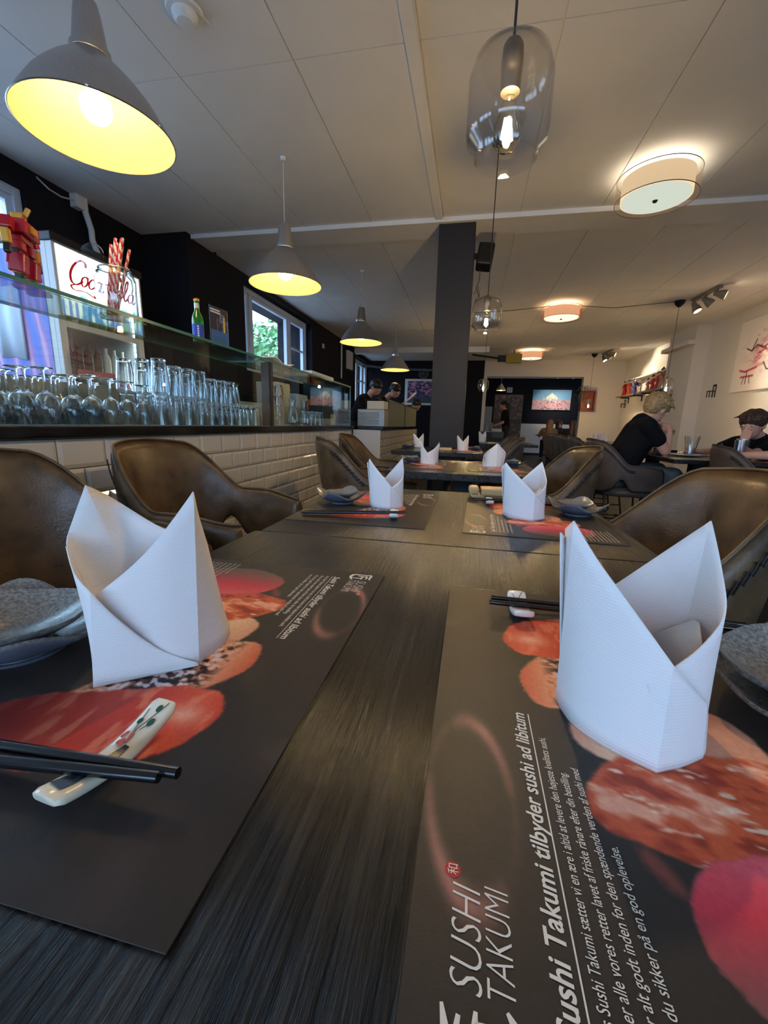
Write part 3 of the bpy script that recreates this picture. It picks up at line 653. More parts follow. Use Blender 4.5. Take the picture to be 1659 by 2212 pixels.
put_napkin(-.44, 3.75, 'small white napkin at the left on the table before the dark column', .95, -.2, .9)
put_napkin(-.045, 3.50, 'small white napkin with a deep notch just right of the dark column', .95, -.25, .9)
put_napkin(.17, 5.60, 'tiny white napkin far off, between the column and the waitress', 1.0, .0, 1)
k = 0
for (x, y) in ((1.95, 6.75), (2.0, 7.1), (2.05, 7.5)):
    put_napkin(x, y, ('nearest', 'middle', 'furthest')[k] + ' of the tiny white napkins on the long table before the two women', 1.0, .3 * k, 1); k += 1

# ================================================================ DISHES
def speckle_mat():
    m = pbr('speckled_grey_stoneware_glaze', (118, 114, 108), .22, spec=.6, var=.5, vscale=420, stretch=(1, 1, 1), detail=8, bump=.15, bscale=200); return m
M_stone = speckle_mat(); M_stone_under = pbr('blue_grey_stoneware', (92, 98, 110), .35, spec=.5, var=.12, vscale=40)
def square_dish(name, half, lift, edge, p=2.6, th=.004, pw=5):
    """square plate with raised corners: returns an Empty with one dish body (two glazes)"""
    root = empty(name); n = 16; K = 72; top = []; bot = []
    for i in range(n + 1):                                        # rings from the centre out to the rim
        r = i / n; r1 = []; r2 = []
        for k in range(K + 1):
            t = 2 * math.pi * k / K; c, q = math.cos(t), math.sin(t); R_ = half / (abs(c) ** pw + abs(q) ** pw) ** (1 / pw)
            z = edge * r ** p + (lift - edge) * r ** 3.2 * abs(math.sin(2 * t)) ** 2.2
            r1.append(Vector((c * R_ * r, q * R_ * r, z + th))); r2.append(Vector((c * R_ * r * .985, q * R_ * r * .985, z)))
        top.append(r1); bot.append(r2)
    m = MB(); m.grid([w[::-1] for w in top], 0); m.grid(bot, 1)
    m.grid([top[-1][::-1], bot[-1][::-1]][::-1], 0)
    m.build('dish_body', [M_stone, M_stone_under], root, smooth=1.2, weld=True)
    ft = MB().lathe([(half * .55, 0), (half * .52, -.0035), (half * .45, -.0035), (half * .43, 0)], 32); ft.build('foot_ring', M_stone_under, root, smooth=.6)
    return root
big = square_dish('square_plate', .064, .033, .014); small = square_dish('small_dish', .044, .0165, .0145, 2.2, pw=2.5)
def dishes(first, x, y, r, label1, label2, dx=0, dy=0, tilt=(0, 0), s=1.0, ss=1.0):
    b = big if first else copy_tree(big); b.location = (x, y, T + .0046); b.rotation_euler = (0, 0, r); b.scale = (s, s, s); tag(b, label1, 'plate', 'speckled square plates')
    c = small if first else copy_tree(small); c.location = (x + dx, y + dy, T + .0046 + .0118 * s); c.rotation_euler = (tilt[0], tilt[1], r * .5 + .4); c.scale = (ss, ss, ss); tag(c, label2, 'dish', 'small sauce dishes')
dishes(True, -.372, .262, .12, 'speckled grey square plate at the left edge behind the big left napkin', 'glossy speckled dish stacked on the plate at the left edge, reflecting the window', -.0, -.006, (.0, .06), 1.0, 1.18)
dishes(False, .262, .322, .5, 'speckled grey square plate at the right edge behind the big right napkin', 'pale speckled dish stacked on the plate at the right edge', -.004, .006, (.0, -.06), 1.05, 1.25)
dishes(False, -.312, 1.005, .7, 'blue-grey boat-shaped plate on the middle left placemat', 'small dish nested in the boat-shaped plate at the middle left', 0, 0, (0, 0), .86, .86)
dishes(False, .262, 1.045, .35, 'blue-grey plate with upturned corners on the middle right placemat', 'small dish nested in the plate at the middle right', -.004, 0, (0, 0), .88, .86)
dishes(False, -.30, 2.25, .6, 'distant dark plate at the left of the second table', 'distant dish stacked on the plate at the left of the second table', 0, 0, (0, 0), .86, .86)
dishes(False, .23, 2.28, .6, 'distant dark plate at the right of the second table', 'distant dish stacked on the plate at the right of the second table', 0, 0, (0, 0), .86, .86)
dishes(False, -.53, 3.62, .6, 'furthest dark plate at the left of the table before the column', 'furthest dish at the left of the table before the column', 0, 0, (0, 0), .9, .86)
dishes(False, .05, 3.62, .6, 'furthest dark plate at the right of the table before the column', 'furthest dish at the right of the table before the column', 0, 0, (0, 0), .9, .86)

# ================================================================ CHOPSTICKS AND RESTS
M_lacq = pbr('black_lacquer', (14, 13, 15), .22, spec=.55, coat=.3)
M_cream = pbr('cream_glazed_porcelain', (232, 222, 196), .14, spec=.55); M_whitep = pbr('white_glazed_porcelain', (238, 232, 226), .12, spec=.55)
M_green = pbr('green_glaze_paint', (44, 84, 66), .25); M_twig = pbr('brown_glaze_paint', (96, 40, 30), .3); M_pink = pbr('pink_glaze_paint', (200, 96, 92), .3); M_blue = pbr('dark_blue_glaze', (30, 42, 60), .2, var=.9, vscale=260, detail=6)
def chopstick(a, b, label, ra=.0026, rb=.0036):
    a = Vector(a); b = Vector(b); c = (a + b) / 2
    m = MB().tube([a - c, a - c + (b - a) * .5, b - c], [ra, (ra + rb) / 2, rb], 12); o = m.build('chopstick', M_lacq, smooth=.6, loc=c)
    return tag(o, label, 'chopstick', 'black chopsticks')
def rest(x, y, ang, L, W, label, style=0, z=T + .0012, H=.0085, th=.0075):
    """curved bar: ends lifted, centre low, painted twig on one half and a blue leaf on the other"""
    root = empty('chopstick_rest', (x, y, z), ang); tag(root, label, 'chopstick rest', 'porcelain chopstick rests')
    n = 22; k = 12; P = []
    def zc(u): return .001 + H * abs(u) ** 1.8
    for i in range(n + 1):
        u = -1 + 2 * i / n; e = 1 - max(0, abs(u) - .9) * 4.0 * .35; row = []
        for q in range(k + 1):
            t = 2 * math.pi * q / k; cx_, sz_ = math.cos(t), math.sin(t)
            sx = math.copysign(abs(cx_) ** .45, cx_); s2 = math.copysign(abs(sz_) ** .55, sz_); end = max(0., 1 - (max(0, abs(u) - .93) / .07) ** 2) ** .5 * .35 + .65 if abs(u) > .93 else 1
            row.append(Vector((sx * W / 2 * e, u * L / 2, zc(u) + th / 2 + s2 * th / 2 * end)))
        P.append(row)
    m = MB().grid(P); m.f += [tuple(range(k)), tuple(n * (k + 1) + q for q in range(k - 1, -1, -1))]; m.m += [0, 0]
    m.build('rest_body', M_cream if style == 0 else M_whitep, root, smooth=1.2, weld=True)
    def surf(px, py): u = py / (L / 2); return Vector((px, py, zc(u) + th + .0006))
    def ribbon(pts, w, nm, mat):
        mb = MB(); V = []
        Q = []
        for i in range(len(pts) - 1):
            for s in range(10): Q.append(lerp(Vector(pts[i]), Vector(pts[i + 1]), s / 10))
        Q.append(Vector(pts[-1]))
        for i, p in enumerate(Q):
            d = (Q[min(i + 1, len(Q) - 1)] - Q[max(0, i - 1)]).normalized(); nn = Vector((-d.y, d.x)); ww = w if not isinstance(w, (list, tuple)) else lerp(w[0], w[1], i / len(Q))
            V += [surf(*(p + nn * ww / 2)), surf(*(p - nn * ww / 2))]
        mb.add(V, [(2 * i, 2 * i + 1, 2 * i + 3, 2 * i + 2) for i in range(len(Q) - 1)]); return mb.build(nm, mat, root)
    def disc(cx_, cy_, r, nm, mat, s=1.3):
        V = [surf(cx_ + r * math.cos(t * math.pi / 8), cy_ + r * s * math.sin(t * math.pi / 8)) for t in range(16)]; MB().add(V, [tuple(range(16))]).build(nm, mat, root)
    w = W / 2
    ribbon([(w * .62, L * .46), (w * .3, L * .36), (-.1 * w, L * .2), (w * .1, L * .13), (-w * .1, L * .05)], .0007, 'painted_twig', M_twig)
    ribbon([(-w * .5, L * .38), (-w * .3, L * .24), (-w * .05, L * .12)], .0006, 'painted_twig', M_twig)
    if style == 0:
        ribbon([(w * .15, L * .2), (w * .45, L * .27)], .0006, 'painted_twig', M_twig)
        disc(-w * .38, L * .27, .0017, 'painted_leaf', M_green); disc(w * .45, L * .28, .0022, 'painted_leaf', M_green); disc(w * .2, L * .40, .0019, 'painted_leaf', M_green)
        for i in range(9): disc(-w * .25 + .0026 * math.cos(i * 2.4), L * .10 + .004 * math.sin(i * 1.7), .0013, 'painted_blossom', M_pink)
        ribbon([(w * .45, L * .06), (w * .35, -L * .02), (w * .3, -L * .16), (w * .1, -L * .3), (-w * .1, -L * .42)], [.004, .0105], 'painted_dark_leaf', M_blue)
    else:
        for i in range(6): disc(w * .0 + .003 * math.cos(i * 2.4), -L * .18 + .003 * math.sin(i * 1.7), .0012, 'painted_blossom', M_pink)
    return root
rest(-.193, .1745, -.10, .078, .0185, 'cream porcelain chopstick rest with painted leaves and blossom in the left foreground')
chopstick(onz(385, 1670, T + .0165), (-.385, .158, T + .006), 'black chopstick on the cream rest, its tip reaching further to the right', .0030, .0042)
chopstick(onz(343, 1679, T + .0165), (-.372, .143, T + .006), 'black chopstick on the cream rest, the one nearer the camera with the shorter tip', .0030, .0042)
rest(.0665, .447, .06, .056, .021, 'white porcelain chopstick rest with a small painted twig, left of the big right napkin', 1)
chopstick(onz(1057, 1300, T + .0135), (.292, .458, T + .006), 'black chopstick across the white rest behind the big right napkin')
chopstick(onz(1062, 1297, T + .0135) + Vector((0, .009, 0)), (.296, .470, T + .006), 'second black chopstick across the white rest, mostly hidden behind the other')
rest(-.151, .868, .15, .05, .019, 'grey-shaded porcelain rest in front of the middle left napkin', 1)
chopstick((-.128, .872, T + .0135), (-.352, .838, T + .008), 'black chopstick lying across the middle left placemat, in front'); chopstick((-.126, .882, T + .0135), (-.352, .850, T + .008), 'black chopstick lying across the middle left placemat, at the back')
rest(.062, 1.105, .05, .05, .018, 'white porcelain rest in the shade beside the pale wooden box', 1)
chopstick((.022, 1.108, T + .0135), (.262, 1.130, T + .006), 'black chopstick behind the middle right napkin, in front'); chopstick((.022, 1.118, T + .0135), (.262, 1.140, T + .006), 'black chopstick behind the middle right napkin, at the back')
# wooden condiment holder at the far end of the second table
M_pine = pbr('pale_varnished_wood', (206, 170, 118), .45, var=.12, vscale=14, stretch=(.2, 1, 1), bump=.1)
wh = empty('wooden_menu_block', (.085, 1.212, T), .05); tag(wh, 'pale wooden block with a slot lying by the middle right napkin', 'wooden block')
MB().box((-.045, -.03, .012), (.085, .03, .032)).build('block', M_pine, wh, bevel=.004); MB().box((-.078, -.028, .014), (-.05, .03, .034)).build('end_bar', M_pine, wh, bevel=.006)
MB().box((-.07, -.022, .004), (.08, .028, .013)).build('lower_block', M_pine, wh, bevel=.002)
dk = MB().box((-.045, -.003, -.006), (.11, .03, .006)).build('black_pouch', M_lacq, bevel=.003); dk.location = (.095, 1.150, T + .0065); tag(dk, 'flat black pouch in front of the pale wooden block', 'pouch')
wb2 = MB().box((-.05, -.03, 0), (.05, .03, .022)).build('wooden_block', M_pine, bevel=.004, loc=(-.19, 3.5, T)); tag(wb2, 'small wooden block on the table before the dark column', 'wooden block')

# ================================================================ CHAIRS
def smooth01(t): t = max(0., min(1., t)); return t * t * (3 - 2 * t)
def make_chair(leather, label='', arms=True):
    root = empty('tub_chair'); zb = .87
    NP = 64; NS = 14; ph = [math.radians(-128 + 256 * i / NP) for i in range(NP + 1)]
    def topz(a):
        a = abs(math.degrees(a)); t = smooth01((a - 33) / 44.); return zb - .012 * (min(a, 32) / 32) ** 2 - (zb - .012 - .665) * t - .03 * smooth01((a - 95) / 33)
    def botz(a):
        a = abs(math.degrees(a)); return .415 + .03 * smooth01((a - 20) / 30) + .10 * math.exp(-((a - 64) / 11) ** 2)
    def pos(a, z):
        s = (z - .42) / .45; d = abs(math.degrees(a)); rec = .085 * s * max(0, math.cos(a)) ** 1.0
        ax = .235 + rec; bx = .255 + .022 * s; c, s_ = math.cos(a), math.sin(a); e = .72
        r = 1.0 / ((abs(c) ** (2 / e) + abs(s_) ** (2 / e)) ** (e / 2)); x = -c * ax * r; y = s_ * bx * r
        if c < 0: x = -c * .30 * r + .0
        if d > 28: x -= 0
        return Vector((x, y, z))
    outer = []; inner = []
    for a in ph:
        zt, zb_ = topz(a), botz(a); ro = []; ri = []
        for k in range(NS + 1):
            z = zb_ + (zt - zb_) * k / NS; p = pos(a, z); n = Vector((p.x, p.y, 0)).normalized(); e = math.sin(math.pi * min(1, max(0, k / NS))) ** .35 if 0 < k < NS else 0
            th = .022; ro.append(p + n * th * e); ri.append(p - n * th * e)
        outer.append(ro); inner.append(ri)
    m = MB().grid(outer); nb = len(m.v); m.grid([r[::-1] for r in inner]); N = NS + 1
    for i in (0, NP):
        for k in range(NS):
            q = (i * N + k, i * N + k + 1, nb + i * N + (N - 2 - k), nb + i * N + (N - 1 - k)); m.f.append(q if i == 0 else q[::-1]); m.m.append(0)
    sh = m.build('shell', leather, root, smooth=3.14, weld=True)
    # cushion
    st = []
    for (r, z) in ((.0, .475), (.6, .475), (.9, .468), (.985, .45), (1, .43), (.97, .405), (.85, .395), (0, .395)):
        st.append((r, z))
    m = MB(); vs = []; n = 40
    for (r, z) in st:
        for k in range(n):
            t = 2 * math.pi * k / n; c, s_ = math.cos(t), math.sin(t); e = .7; q = 1.0 / ((abs(c) ** (2 / e) + abs(s_) ** (2 / e)) ** (e / 2)); vs.append((c * .235 * r * q + .025, s_ * .225 * r * q, z))
    fs = [(i * n + k, i * n + (k + 1) % n, (i + 1) * n + (k + 1) % n, (i + 1) * n + k) for i in range(len(st) - 1) for k in range(n)]
    m.add(vs, [f[::-1] for f in fs]).build('seat', leather, root, smooth=1.0, weld=True)
    # piped edge and the crossed lacing on both flanks
    pp = MB().tube([pos(a, topz(a) + .001) for a in ph], .0042, 8); pp.build('edge_piping', leather, root, smooth=3)
    for sg in (-1, 1):
        lc = MB()
        for k in range(17):                                          # crosses following the rim from the back down to the arm
            a0 = math.radians(38 + k * 2.6) * sg; a1 = math.radians(38 + (k + 1) * 2.6) * sg
            for (u, v) in ((-.013, .013), (.013, -.013)):
                A = pos(a0, topz(a0) - .05 + u); Bq = pos(a1, topz(a1) - .05 + v); nA = Vector((A.x, A.y, 0)).normalized() * .0235; nB = Vector((Bq.x, Bq.y, 0)).normalized() * .0235
                lc.tube([A + nA, Bq + nB], .0018, 5)
        lc.build('lacing', M_thread, root)
    # wire sled frame
    for sg in (-1, 1):
        y = .215 * sg
        MB().tube([(-.19, y * .75, .40), (-.24, y, .03), (-.225, y, .012), (.235, y, .012), (.25, y, .03), (.19, y * .8, .40)], .008, 8).build('sled_leg', M_black_metal, root, smooth=1)
        MB().tube([(-.225, y * .95, .16), (.225, y * .95, .16)], .006, 8).build('side_rail', M_black_metal, root, smooth=1)
    MB().tube([(-.2, -.16, .40), (-.2, .16, .40)], .008, 8).tube([(.18, -.17, .40), (.18, .17, .40)], .008, 8).build('seat_frame', M_black_metal, root, smooth=1)
    MB().tube([(-.22, -.205, .16), (-.22, .205, .16)], .006, 8).build('stretcher', M_black_metal, root, smooth=1)
    return tag(root, label, 'chair', 'leather tub chairs')
ch = make_chair(M_leather, 'brown leather tub chair at the left edge, nearest the tiled bar'); ch_g = make_chair(M_leather_g)
_used = {'b': False, 'g': False}
def chair(x, y, rz, label, kind='b', s=1.0):
    src = ch if kind == 'b' else ch_g
    c = src if not _used[kind] else copy_tree(src); _used[kind] = True
    c.location = (x, y, 0); c.rotation_euler = (0, 0, rz); c.scale = (s, s, s); c['label'] = label; return c
chair(-.86, .70, .0, 'brown leather tub chair at the left edge, nearest the camera along the bar')
chair(-.87, 1.335, .02, 'brown leather tub chair by the tiled bar whose arm sweeps to the near tables')
chair(-.55, 2.36, .45, 'brown leather tub chair at the left end of the second table')
chair(-.62, 3.02, .1, 'brown leather tub chair behind the one at the second table, nearer the counter')
chair(.325, 1.06, math.pi - .05, 'large brown leather tub chair in the right foreground with crossed lacing')
chair(.275, 2.12, math.pi + .05, 'brown leather tub chair at the right of the second table')
chair(.10, 3.47, math.pi, 'dark leather tub chair right of the table before the column', 'g')
chair(.18, 4.85, math.pi, 'dark leather tub chair beyond it, second in the row past the column', 'g')
chair(1.34, 3.98, .1, 'taupe leather chair on which the blond youth sits', 'g')
chair(1.40, 5.0, .0, 'grey-brown chair nearest behind the blond youth, at the right tables', 'g')
chair(1.45, 5.75, .0, 'grey-brown chair in the far row, second behind the blond youth', 'g')
chair(1.50, 6.5, .0, 'grey-brown chair in the far row, third behind the blond youth', 'g')
chair(1.55, 7.2, .0, 'grey-brown chair in the far row, fourth behind the blond youth', 'g')
chair(1.60, 7.9, .0, 'grey-brown chair in the far row, furthest from the camera', 'g')
chair(1.92, 3.12, -.25, 'empty taupe chair with a rounded back in front of the dark-haired boy', 'g')
chair(2.64, 5.0, math.pi, 'brown chair seen over the glasses on the right table')
chair(2.66, 4.15, math.pi, 'chair on which the boy with his hand on his mouth sits', 'g')
# ================================================================ LAMPS
def metal_pendant(x, y, zr, label, s=1.0):
    root = empty('metal_pendant_lamp', (x, y, zr)); tag(root, label, 'pendant lamp', 'brushed aluminium pendant lamps'); R = .258 * s
    prof = [(1.0, 0), (.985, .02), (.93, .12), (.86, .22), (.76, .36), (.63, .50), (.49, .63), (.36, .73), (.27, .80), (.235, .84)]
    P = [(R * r, R * z * 1.12) for r, z in prof]
    sh = MB().lathe(P, 56).build('lamp_shade', M_alu, root, smooth=3)
    Q = [(R * r - .0025, R * z * 1.12) for r, z in prof]; MB().lathe(Q[::-1], 56).build('shade_lining', M_shade_in, root, smooth=3)
    MB().lathe([(R, 0), (R + .002, .002), (R - .001, .004), (R - .003, .001), (R, 0)], 56).build('rim', M_alu, root, smooth=1)
    zt = P[-1][1]
    MB().lathe([(.235 * R + .004, zt - .004), (.235 * R + .004, zt + .016), (.222 * R, zt + .017), (.215 * R, zt + .03), (.165 * R, zt + .125), (.14 * R, zt + .155), (.05 * R, zt + .16), (.0, zt + .16)], 40).build('neck', M_alu, root, smooth=.7)
    MB().ball((0, 0, .085), .052 * s, 24).build('bulb', M_globe, root, smooth=3); MB().lathe([(.02, .13), (.02, .2)], 16).build('bulb_socket', M_trim_white, root)
    for k in range(2): a = -.9 + k * .9; MB().ball((R * math.cos(a), R * math.sin(a), .004), .005, 8).build('rim_clip', M_alu, root)
    MB().tube([(0, 0, zt + .15), (0, 0, CZ - zr - .01)], .003, 8).build('cord', M_cord_w, root)
    MB().lathe([(.022, CZ - zr - .001), (.018, CZ - zr - .018), (.008, CZ - zr - .022)], 16).build('ceiling_cup', M_trim_white, root, smooth=1)
    return root
metal_pendant(-1.43, 1.545, 1.975, 'big brushed aluminium pendant lamp at the upper left, glowing yellow inside')
metal_pendant(-1.386, 3.07, 1.915, 'second aluminium pendant lamp, above the green bottle end of the bar')
metal_pendant(-1.386, 5.22, 1.91, 'third aluminium pendant lamp, above the narrow end of the glass case')
metal_pendant(-1.386, 7.6, 1.885, 'smallest and furthest aluminium pendant lamp, above the sushi chefs')

def glass_pendant(x, y, z0, z1, r, label, cup=False, name='glass_pendant_lamp', grp='glass jar pendant lamps', gm=None):
    root = empty(name, (x, y, z0)); tag(root, label, 'pendant lamp', grp); h = z1 - z0; gm = gm or M_smoke
    prof = [(.018, h), (r * .5, h - .004), (r * .86, h - .022), (r, h - .06), (r, .055), (r * .97, .04), (r * .78, .022), (r * .76, .0)]
    MB().lathe(prof, 48).build('glass_shade', gm, root, smooth=1.2)
    MB().lathe([(p[0] - .003, p[1]) for p in prof[::-1]], 48).build('inner_glass_face', gm, root, smooth=1.2)
    MB().lathe([(.0, h + .012), (.016, h + .01), (.022, h), (.024, h - .03), (.021, h - .085), (.0, h - .086)], 24).build('bulb_holder', M_brass, root, smooth=.7)
    bz = h - .09; MB().lathe([(.0, bz), (.014, bz - .005), (.018, bz - .03), (.030, bz - .06), (.030, bz - .085), (.018, bz - .105), (0, bz - .11)], 24).build('bulb', M_bulbglass, root, smooth=1.5)
    fb = MB()
    for k in range(4): a = k * math.pi / 2 + .4; fb.tube([(.005 * math.cos(a), .005 * math.sin(a), bz - .045), (.011 * math.cos(a), .011 * math.sin(a), bz - .085)], .0042, 6)
    fb.build('filament', M_fil, root)
    MB().tube([(0, 0, h), (0, 0, CZ - z0 - .01)], .003 if not cup else .003, 8).build('cord', M_cord_b, root)
    if cup: MB().lathe([(.0, CZ - z0 - .085), (.02, CZ - z0 - .08), (.055, CZ - z0 - .045), (.07, CZ - z0 - .002)], 24).build('ceiling_cup', M_black_metal, root, smooth=1)
    else: MB().lathe([(.045, CZ - z0 - .001), (.04, CZ - z0 - .022), (.01, CZ - z0 - .03)], 20).build('ceiling_cup', M_cord_b, root, smooth=1)
    return root
glass_pendant(.036, 1.13, 1.548, 1.765, .092, 'large smoky glass jar pendant lamp with a glowing filament bulb, top centre')
glass_pendant(.056, 3.12, 1.585, 1.805, .098, 'glass jar pendant lamp hanging beside the dark column')
glass_pendant(.176, 8.1, 1.585, 1.79, .098, 'tiny glass jar pendant lamp in front of the white door post')
glass_pendant(2.722, 6.9, 1.475, 1.70, .10, 'glass pendant lamp on a black ceiling cup before the doll shelves', True)
M_copper = pbr('copper_tinted_glass', (200, 120, 90), .1, trans=.0, spec=.6)
glass_pendant(2.80, 11.3, 1.46, 1.66, .09, 'glass pendant lamp on a black ceiling cup, far right in front of the copper box', True)

def drum(x, y, label, warm, r=.28):
    root = empty('drum_ceiling_lamp', (x, y, CZ)); tag(root, label, 'ceiling lamp', 'double-drum ceiling lamps'); h = .145
    MB().lathe([(.08, -.001), (.08, -.03)], 32, caps=True).build('ceiling_plate', M_trim_white, root)
    m_out = 'sheer_organza_shade_%s' % warm
    if m_out not in MATS:
        m = bpy.data.materials.new(m_out); m.use_nodes = True; n = m.node_tree.nodes; L = m.node_tree.links; n.clear()
        t = n.new('ShaderNodeBsdfTransparent'); d = n.new('ShaderNodeBsdfDiffuse'); tl = n.new('ShaderNodeBsdfTranslucent'); cc = (*srgb(*((190, 172, 150) if not warm else (214, 150, 120))), 1)
        d.inputs['Color'].default_value = cc; tl.inputs['Color'].default_value = cc; a = n.new('ShaderNodeMixShader'); a.inputs[0].default_value = .5; L.new(d.outputs[0], a.inputs[1]); L.new(tl.outputs[0], a.inputs[2])
        b = n.new('ShaderNodeMixShader'); b.inputs[0].default_value = .38; L.new(t.outputs[0], b.inputs[1]); L.new(a.outputs[0], b.inputs[2]); o = n.new('ShaderNodeOutputMaterial'); L.new(b.outputs[0], o.inputs[0]); MATS[m_out] = m
    MB().lathe([(r, -.045), (r, -.045 - h)], 64).build('outer_shade', MATS[m_out], root, smooth=1)
    for z in (-.045, -.045 - h): MB().lathe([(r, z - .003), (r + .002, z), (r, z + .003), (r - .002, z), (r, z - .003)], 64).build('shade_ring', pbr('dark_shade_ring', (96, 84, 76), .5), root, smooth=1)
    MB().lathe([(r * .86, -.05), (r * .86, -.035 - h)], 64).build('inner_shade', MATS.setdefault('glow%s' % warm, emitter('inner_fabric_glow_%s' % warm, (255, 222, 176) if not warm else (255, 190, 140), .50)), root, smooth=1)
    MB().lathe([(0, -.045 - h), (r * .70, -.044 - h), (r * .82, -.038 - h), (r * .83, -.03 - h)], 64).build('diffuser', MATS.setdefault('dif%s' % warm, emitter('diffuser_glow_%s' % warm, (232, 240, 222) if not warm else (255, 226, 180), 0.40 if not warm else 0.9)), root, smooth=1)
    MB().lathe([(0, -.06 - h), (.012, -.058 - h), (.018, -.047 - h)], 16).build('finial', M_black_metal, root)
    MB().lathe([(.0, -.05), (r * .5, -.06), (r * .55, -.10), (0, -.11)], 24).build('lamp_ring', emitter('drum_lamp_glow_%s' % warm, (255, 236, 204) if not warm else (255, 206, 150), DRUM * 2.6), root)
    return root
drum(1.16, 3.60, 'large double-drum ceiling lamp with a pale green-white glowing disc', 0, .255)
drum(1.20, 6.95, 'pinkish double-drum ceiling lamp in the middle of the ceiling', 1)
drum(1.28, 10.75, 'furthest double-drum ceiling lamp beside the yellow box', 1)

drum(1.18, .25, 'unseen double-drum lamp added to brighten the room, overhead to the right', 0, .255)  # out of view, added to lift the room's brightness
drum(1.18, -1.9, 'unseen double-drum lamp added for more light, at the window end of the room', 0, .255)  # second unseen lamp, added as extra light behind the camera
M_grey_spot = pbr('taupe_spotlight_metal', (134, 126, 112), .4, metal=.3)
def spotbar(x, y, yaw, label, L=.62):
    root = empty('spotlight_bar', (x, y, CZ), yaw); tag(root, label, 'spotlight', 'three-headed spotlight bars')
    MB().box((-.03, -L / 2, -.03), (.03, L / 2, -.001)).build('mounting_bar', M_grey_spot, root, bevel=.004)
    for k, (yy, d, lit) in enumerate(((-L * .42, Vector((.9, -.5, -.35)), 0), (0, Vector((.75, -.2, -.65)), 1), (L * .42, Vector((.35, -.35, -.85)), 0))):
        d = d.normalized(); p = Vector((0, yy, -.085)); hd_ = MB(); hd_.tube([(0, yy, -.03), tuple(p)], .010, 8)
        q = Vector((0, 0, 1)).rotation_difference(d); m2 = MB(); m2.lathe([(0, -.04), (.028, -.038), (.034, 0), (.052, .055), (.056, .095), (.050, .095), (.046, .06)], 24); m2.v = [tuple((q @ Vector(v)) + p) for v in m2.v]
        hd_.add([Vector(v) for v in m2.v], m2.f).build('spot_head', M_grey_spot, root, smooth=.7)
        m3 = MB().lathe([(0, .07), (.046, .07)], 20); m3.v = [tuple((q @ Vector(v)) + p) for v in m3.v]; m3.build('spot_lens', emitter('spot_lens_glow', (255, 232, 190), 12.0), root)
        l = bpy.data.lights.new('spot_beam', 'SPOT'); l.energy = SPOT * 1.0; l.spot_size = 1.3; l.spot_blend = .8; l.color = (1, .86, .66); l.shadow_soft_size = .04
        lo = bpy.data.objects.new('spot_beam', l); col.objects.link(lo); lo.parent = root; lo.location = p + d * .10; lo.rotation_mode = 'QUATERNION'; lo.rotation_quaternion = Vector((0, 0, -1)).rotation_difference(d)
    return root
spotbar(2.88, 6.55, .02, 'three-headed taupe spotlight bar on the ceiling at the right')
spotbar(3.0, 11.0, .02, 'smaller, further three-headed spotlight bar beyond the hanging glass lamp')
w_ = MB().tube([(-.07, 7.2, CZ - .02), (.5, 6.98, CZ - .05), (1.18, 6.9, CZ - .01), (1.9, 6.9, CZ - .07), (2.66, 6.9, CZ - .01)], .004, 6).build('lamp_cable', M_cord_b, smooth=1); tag(w_, 'thin cable looping across the ceiling to the black lamp cup', 'cable')
# ceiling bits
s_ = empty('smoke_detector', (-1.37, 2.03, CZ)); tag(s_, 'round white smoke detector on the ceiling near the big lamp', 'smoke detector')
MB().lathe([(.0, -.045), (.035, -.043), (.05, -.03), (.055, -.012), (.075, -.010), (.08, -.0005)], 32).build('detector_body', M_trim_white, s_, smooth=.6); MB().tube([(.06, .0, -.01), (.1, .06, -.03), (.11, .03, -.003)], .003, 6).build('detector_wire', M_cord_w, s_)
yb = empty('emergency_lamp_box', (.82, 10.62, CZ - .30)); tag(yb, 'yellow box-shaped emergency lamp under the ceiling beyond the column', 'emergency lamp')
MB().box((-.12, -.06, 0), (.24, .06, .20)).build('yellow_face', pbr('mustard_plastic', (150, 136, 44), .5), yb, bevel=.006); MB().box((-.3, -.05, .03), (-.12, .05, .17)).build('dark_end', M_black_metal, yb, bevel=.004); MB().tube([(.06, 0, .2), (.06, 0, .3)], .012, 8).build('hanger', M_black_metal, yb)
pz = MB().tube([(-.07, 10.3, 2.56), (.5, 10.55, 2.52), (.55, 10.6, 2.52)], .022, 8).build('grey_conduit', M_black_metal, smooth=1); tag(pz, 'dark conduit running from behind the column to the yellow box', 'pipe')
pz = MB().tube([(-2.9, 11.0, 2.42), (-2.3, 11.9, 2.45), (-.42, 12.1, 2.42)], .03, 8).build('blue_grey_rail', pbr('blue_grey_metal', (96, 112, 140), .4, metal=.4), smooth=1); tag(pz, 'blue-grey tube crossing high before the far dark wall', 'pipe')

spk = empty('loudspeaker', (.02, 4.2, 2.435)); tag(spk, 'black loudspeaker on a bracket high on the right of the column', 'loudspeaker')
MB().box((-.065, -.07, -.10), (.075, .07, .10), ry=.12, rx=-.25).build('speaker_cabinet', pbr('black_plastic', (18, 18, 20), .45), spk, bevel=.02, seg=3); MB().box((-.092, -.02, -.02), (-.05, .02, .03)).build('wall_bracket', M_black_metal, spk, bevel=.004)
MB().tube([(-.03, 0, -.10), (-.035, 0, -.2), (-.055, 0, -.25), (-.03, .0, -.32), (-.06, .0, -.35), (-.02, 0, -.33), (-.04, 0, -.24), (-.07, 0, -.3)], .0035, 6).build('coiled_lead', M_cord_b, spk, smooth=1)

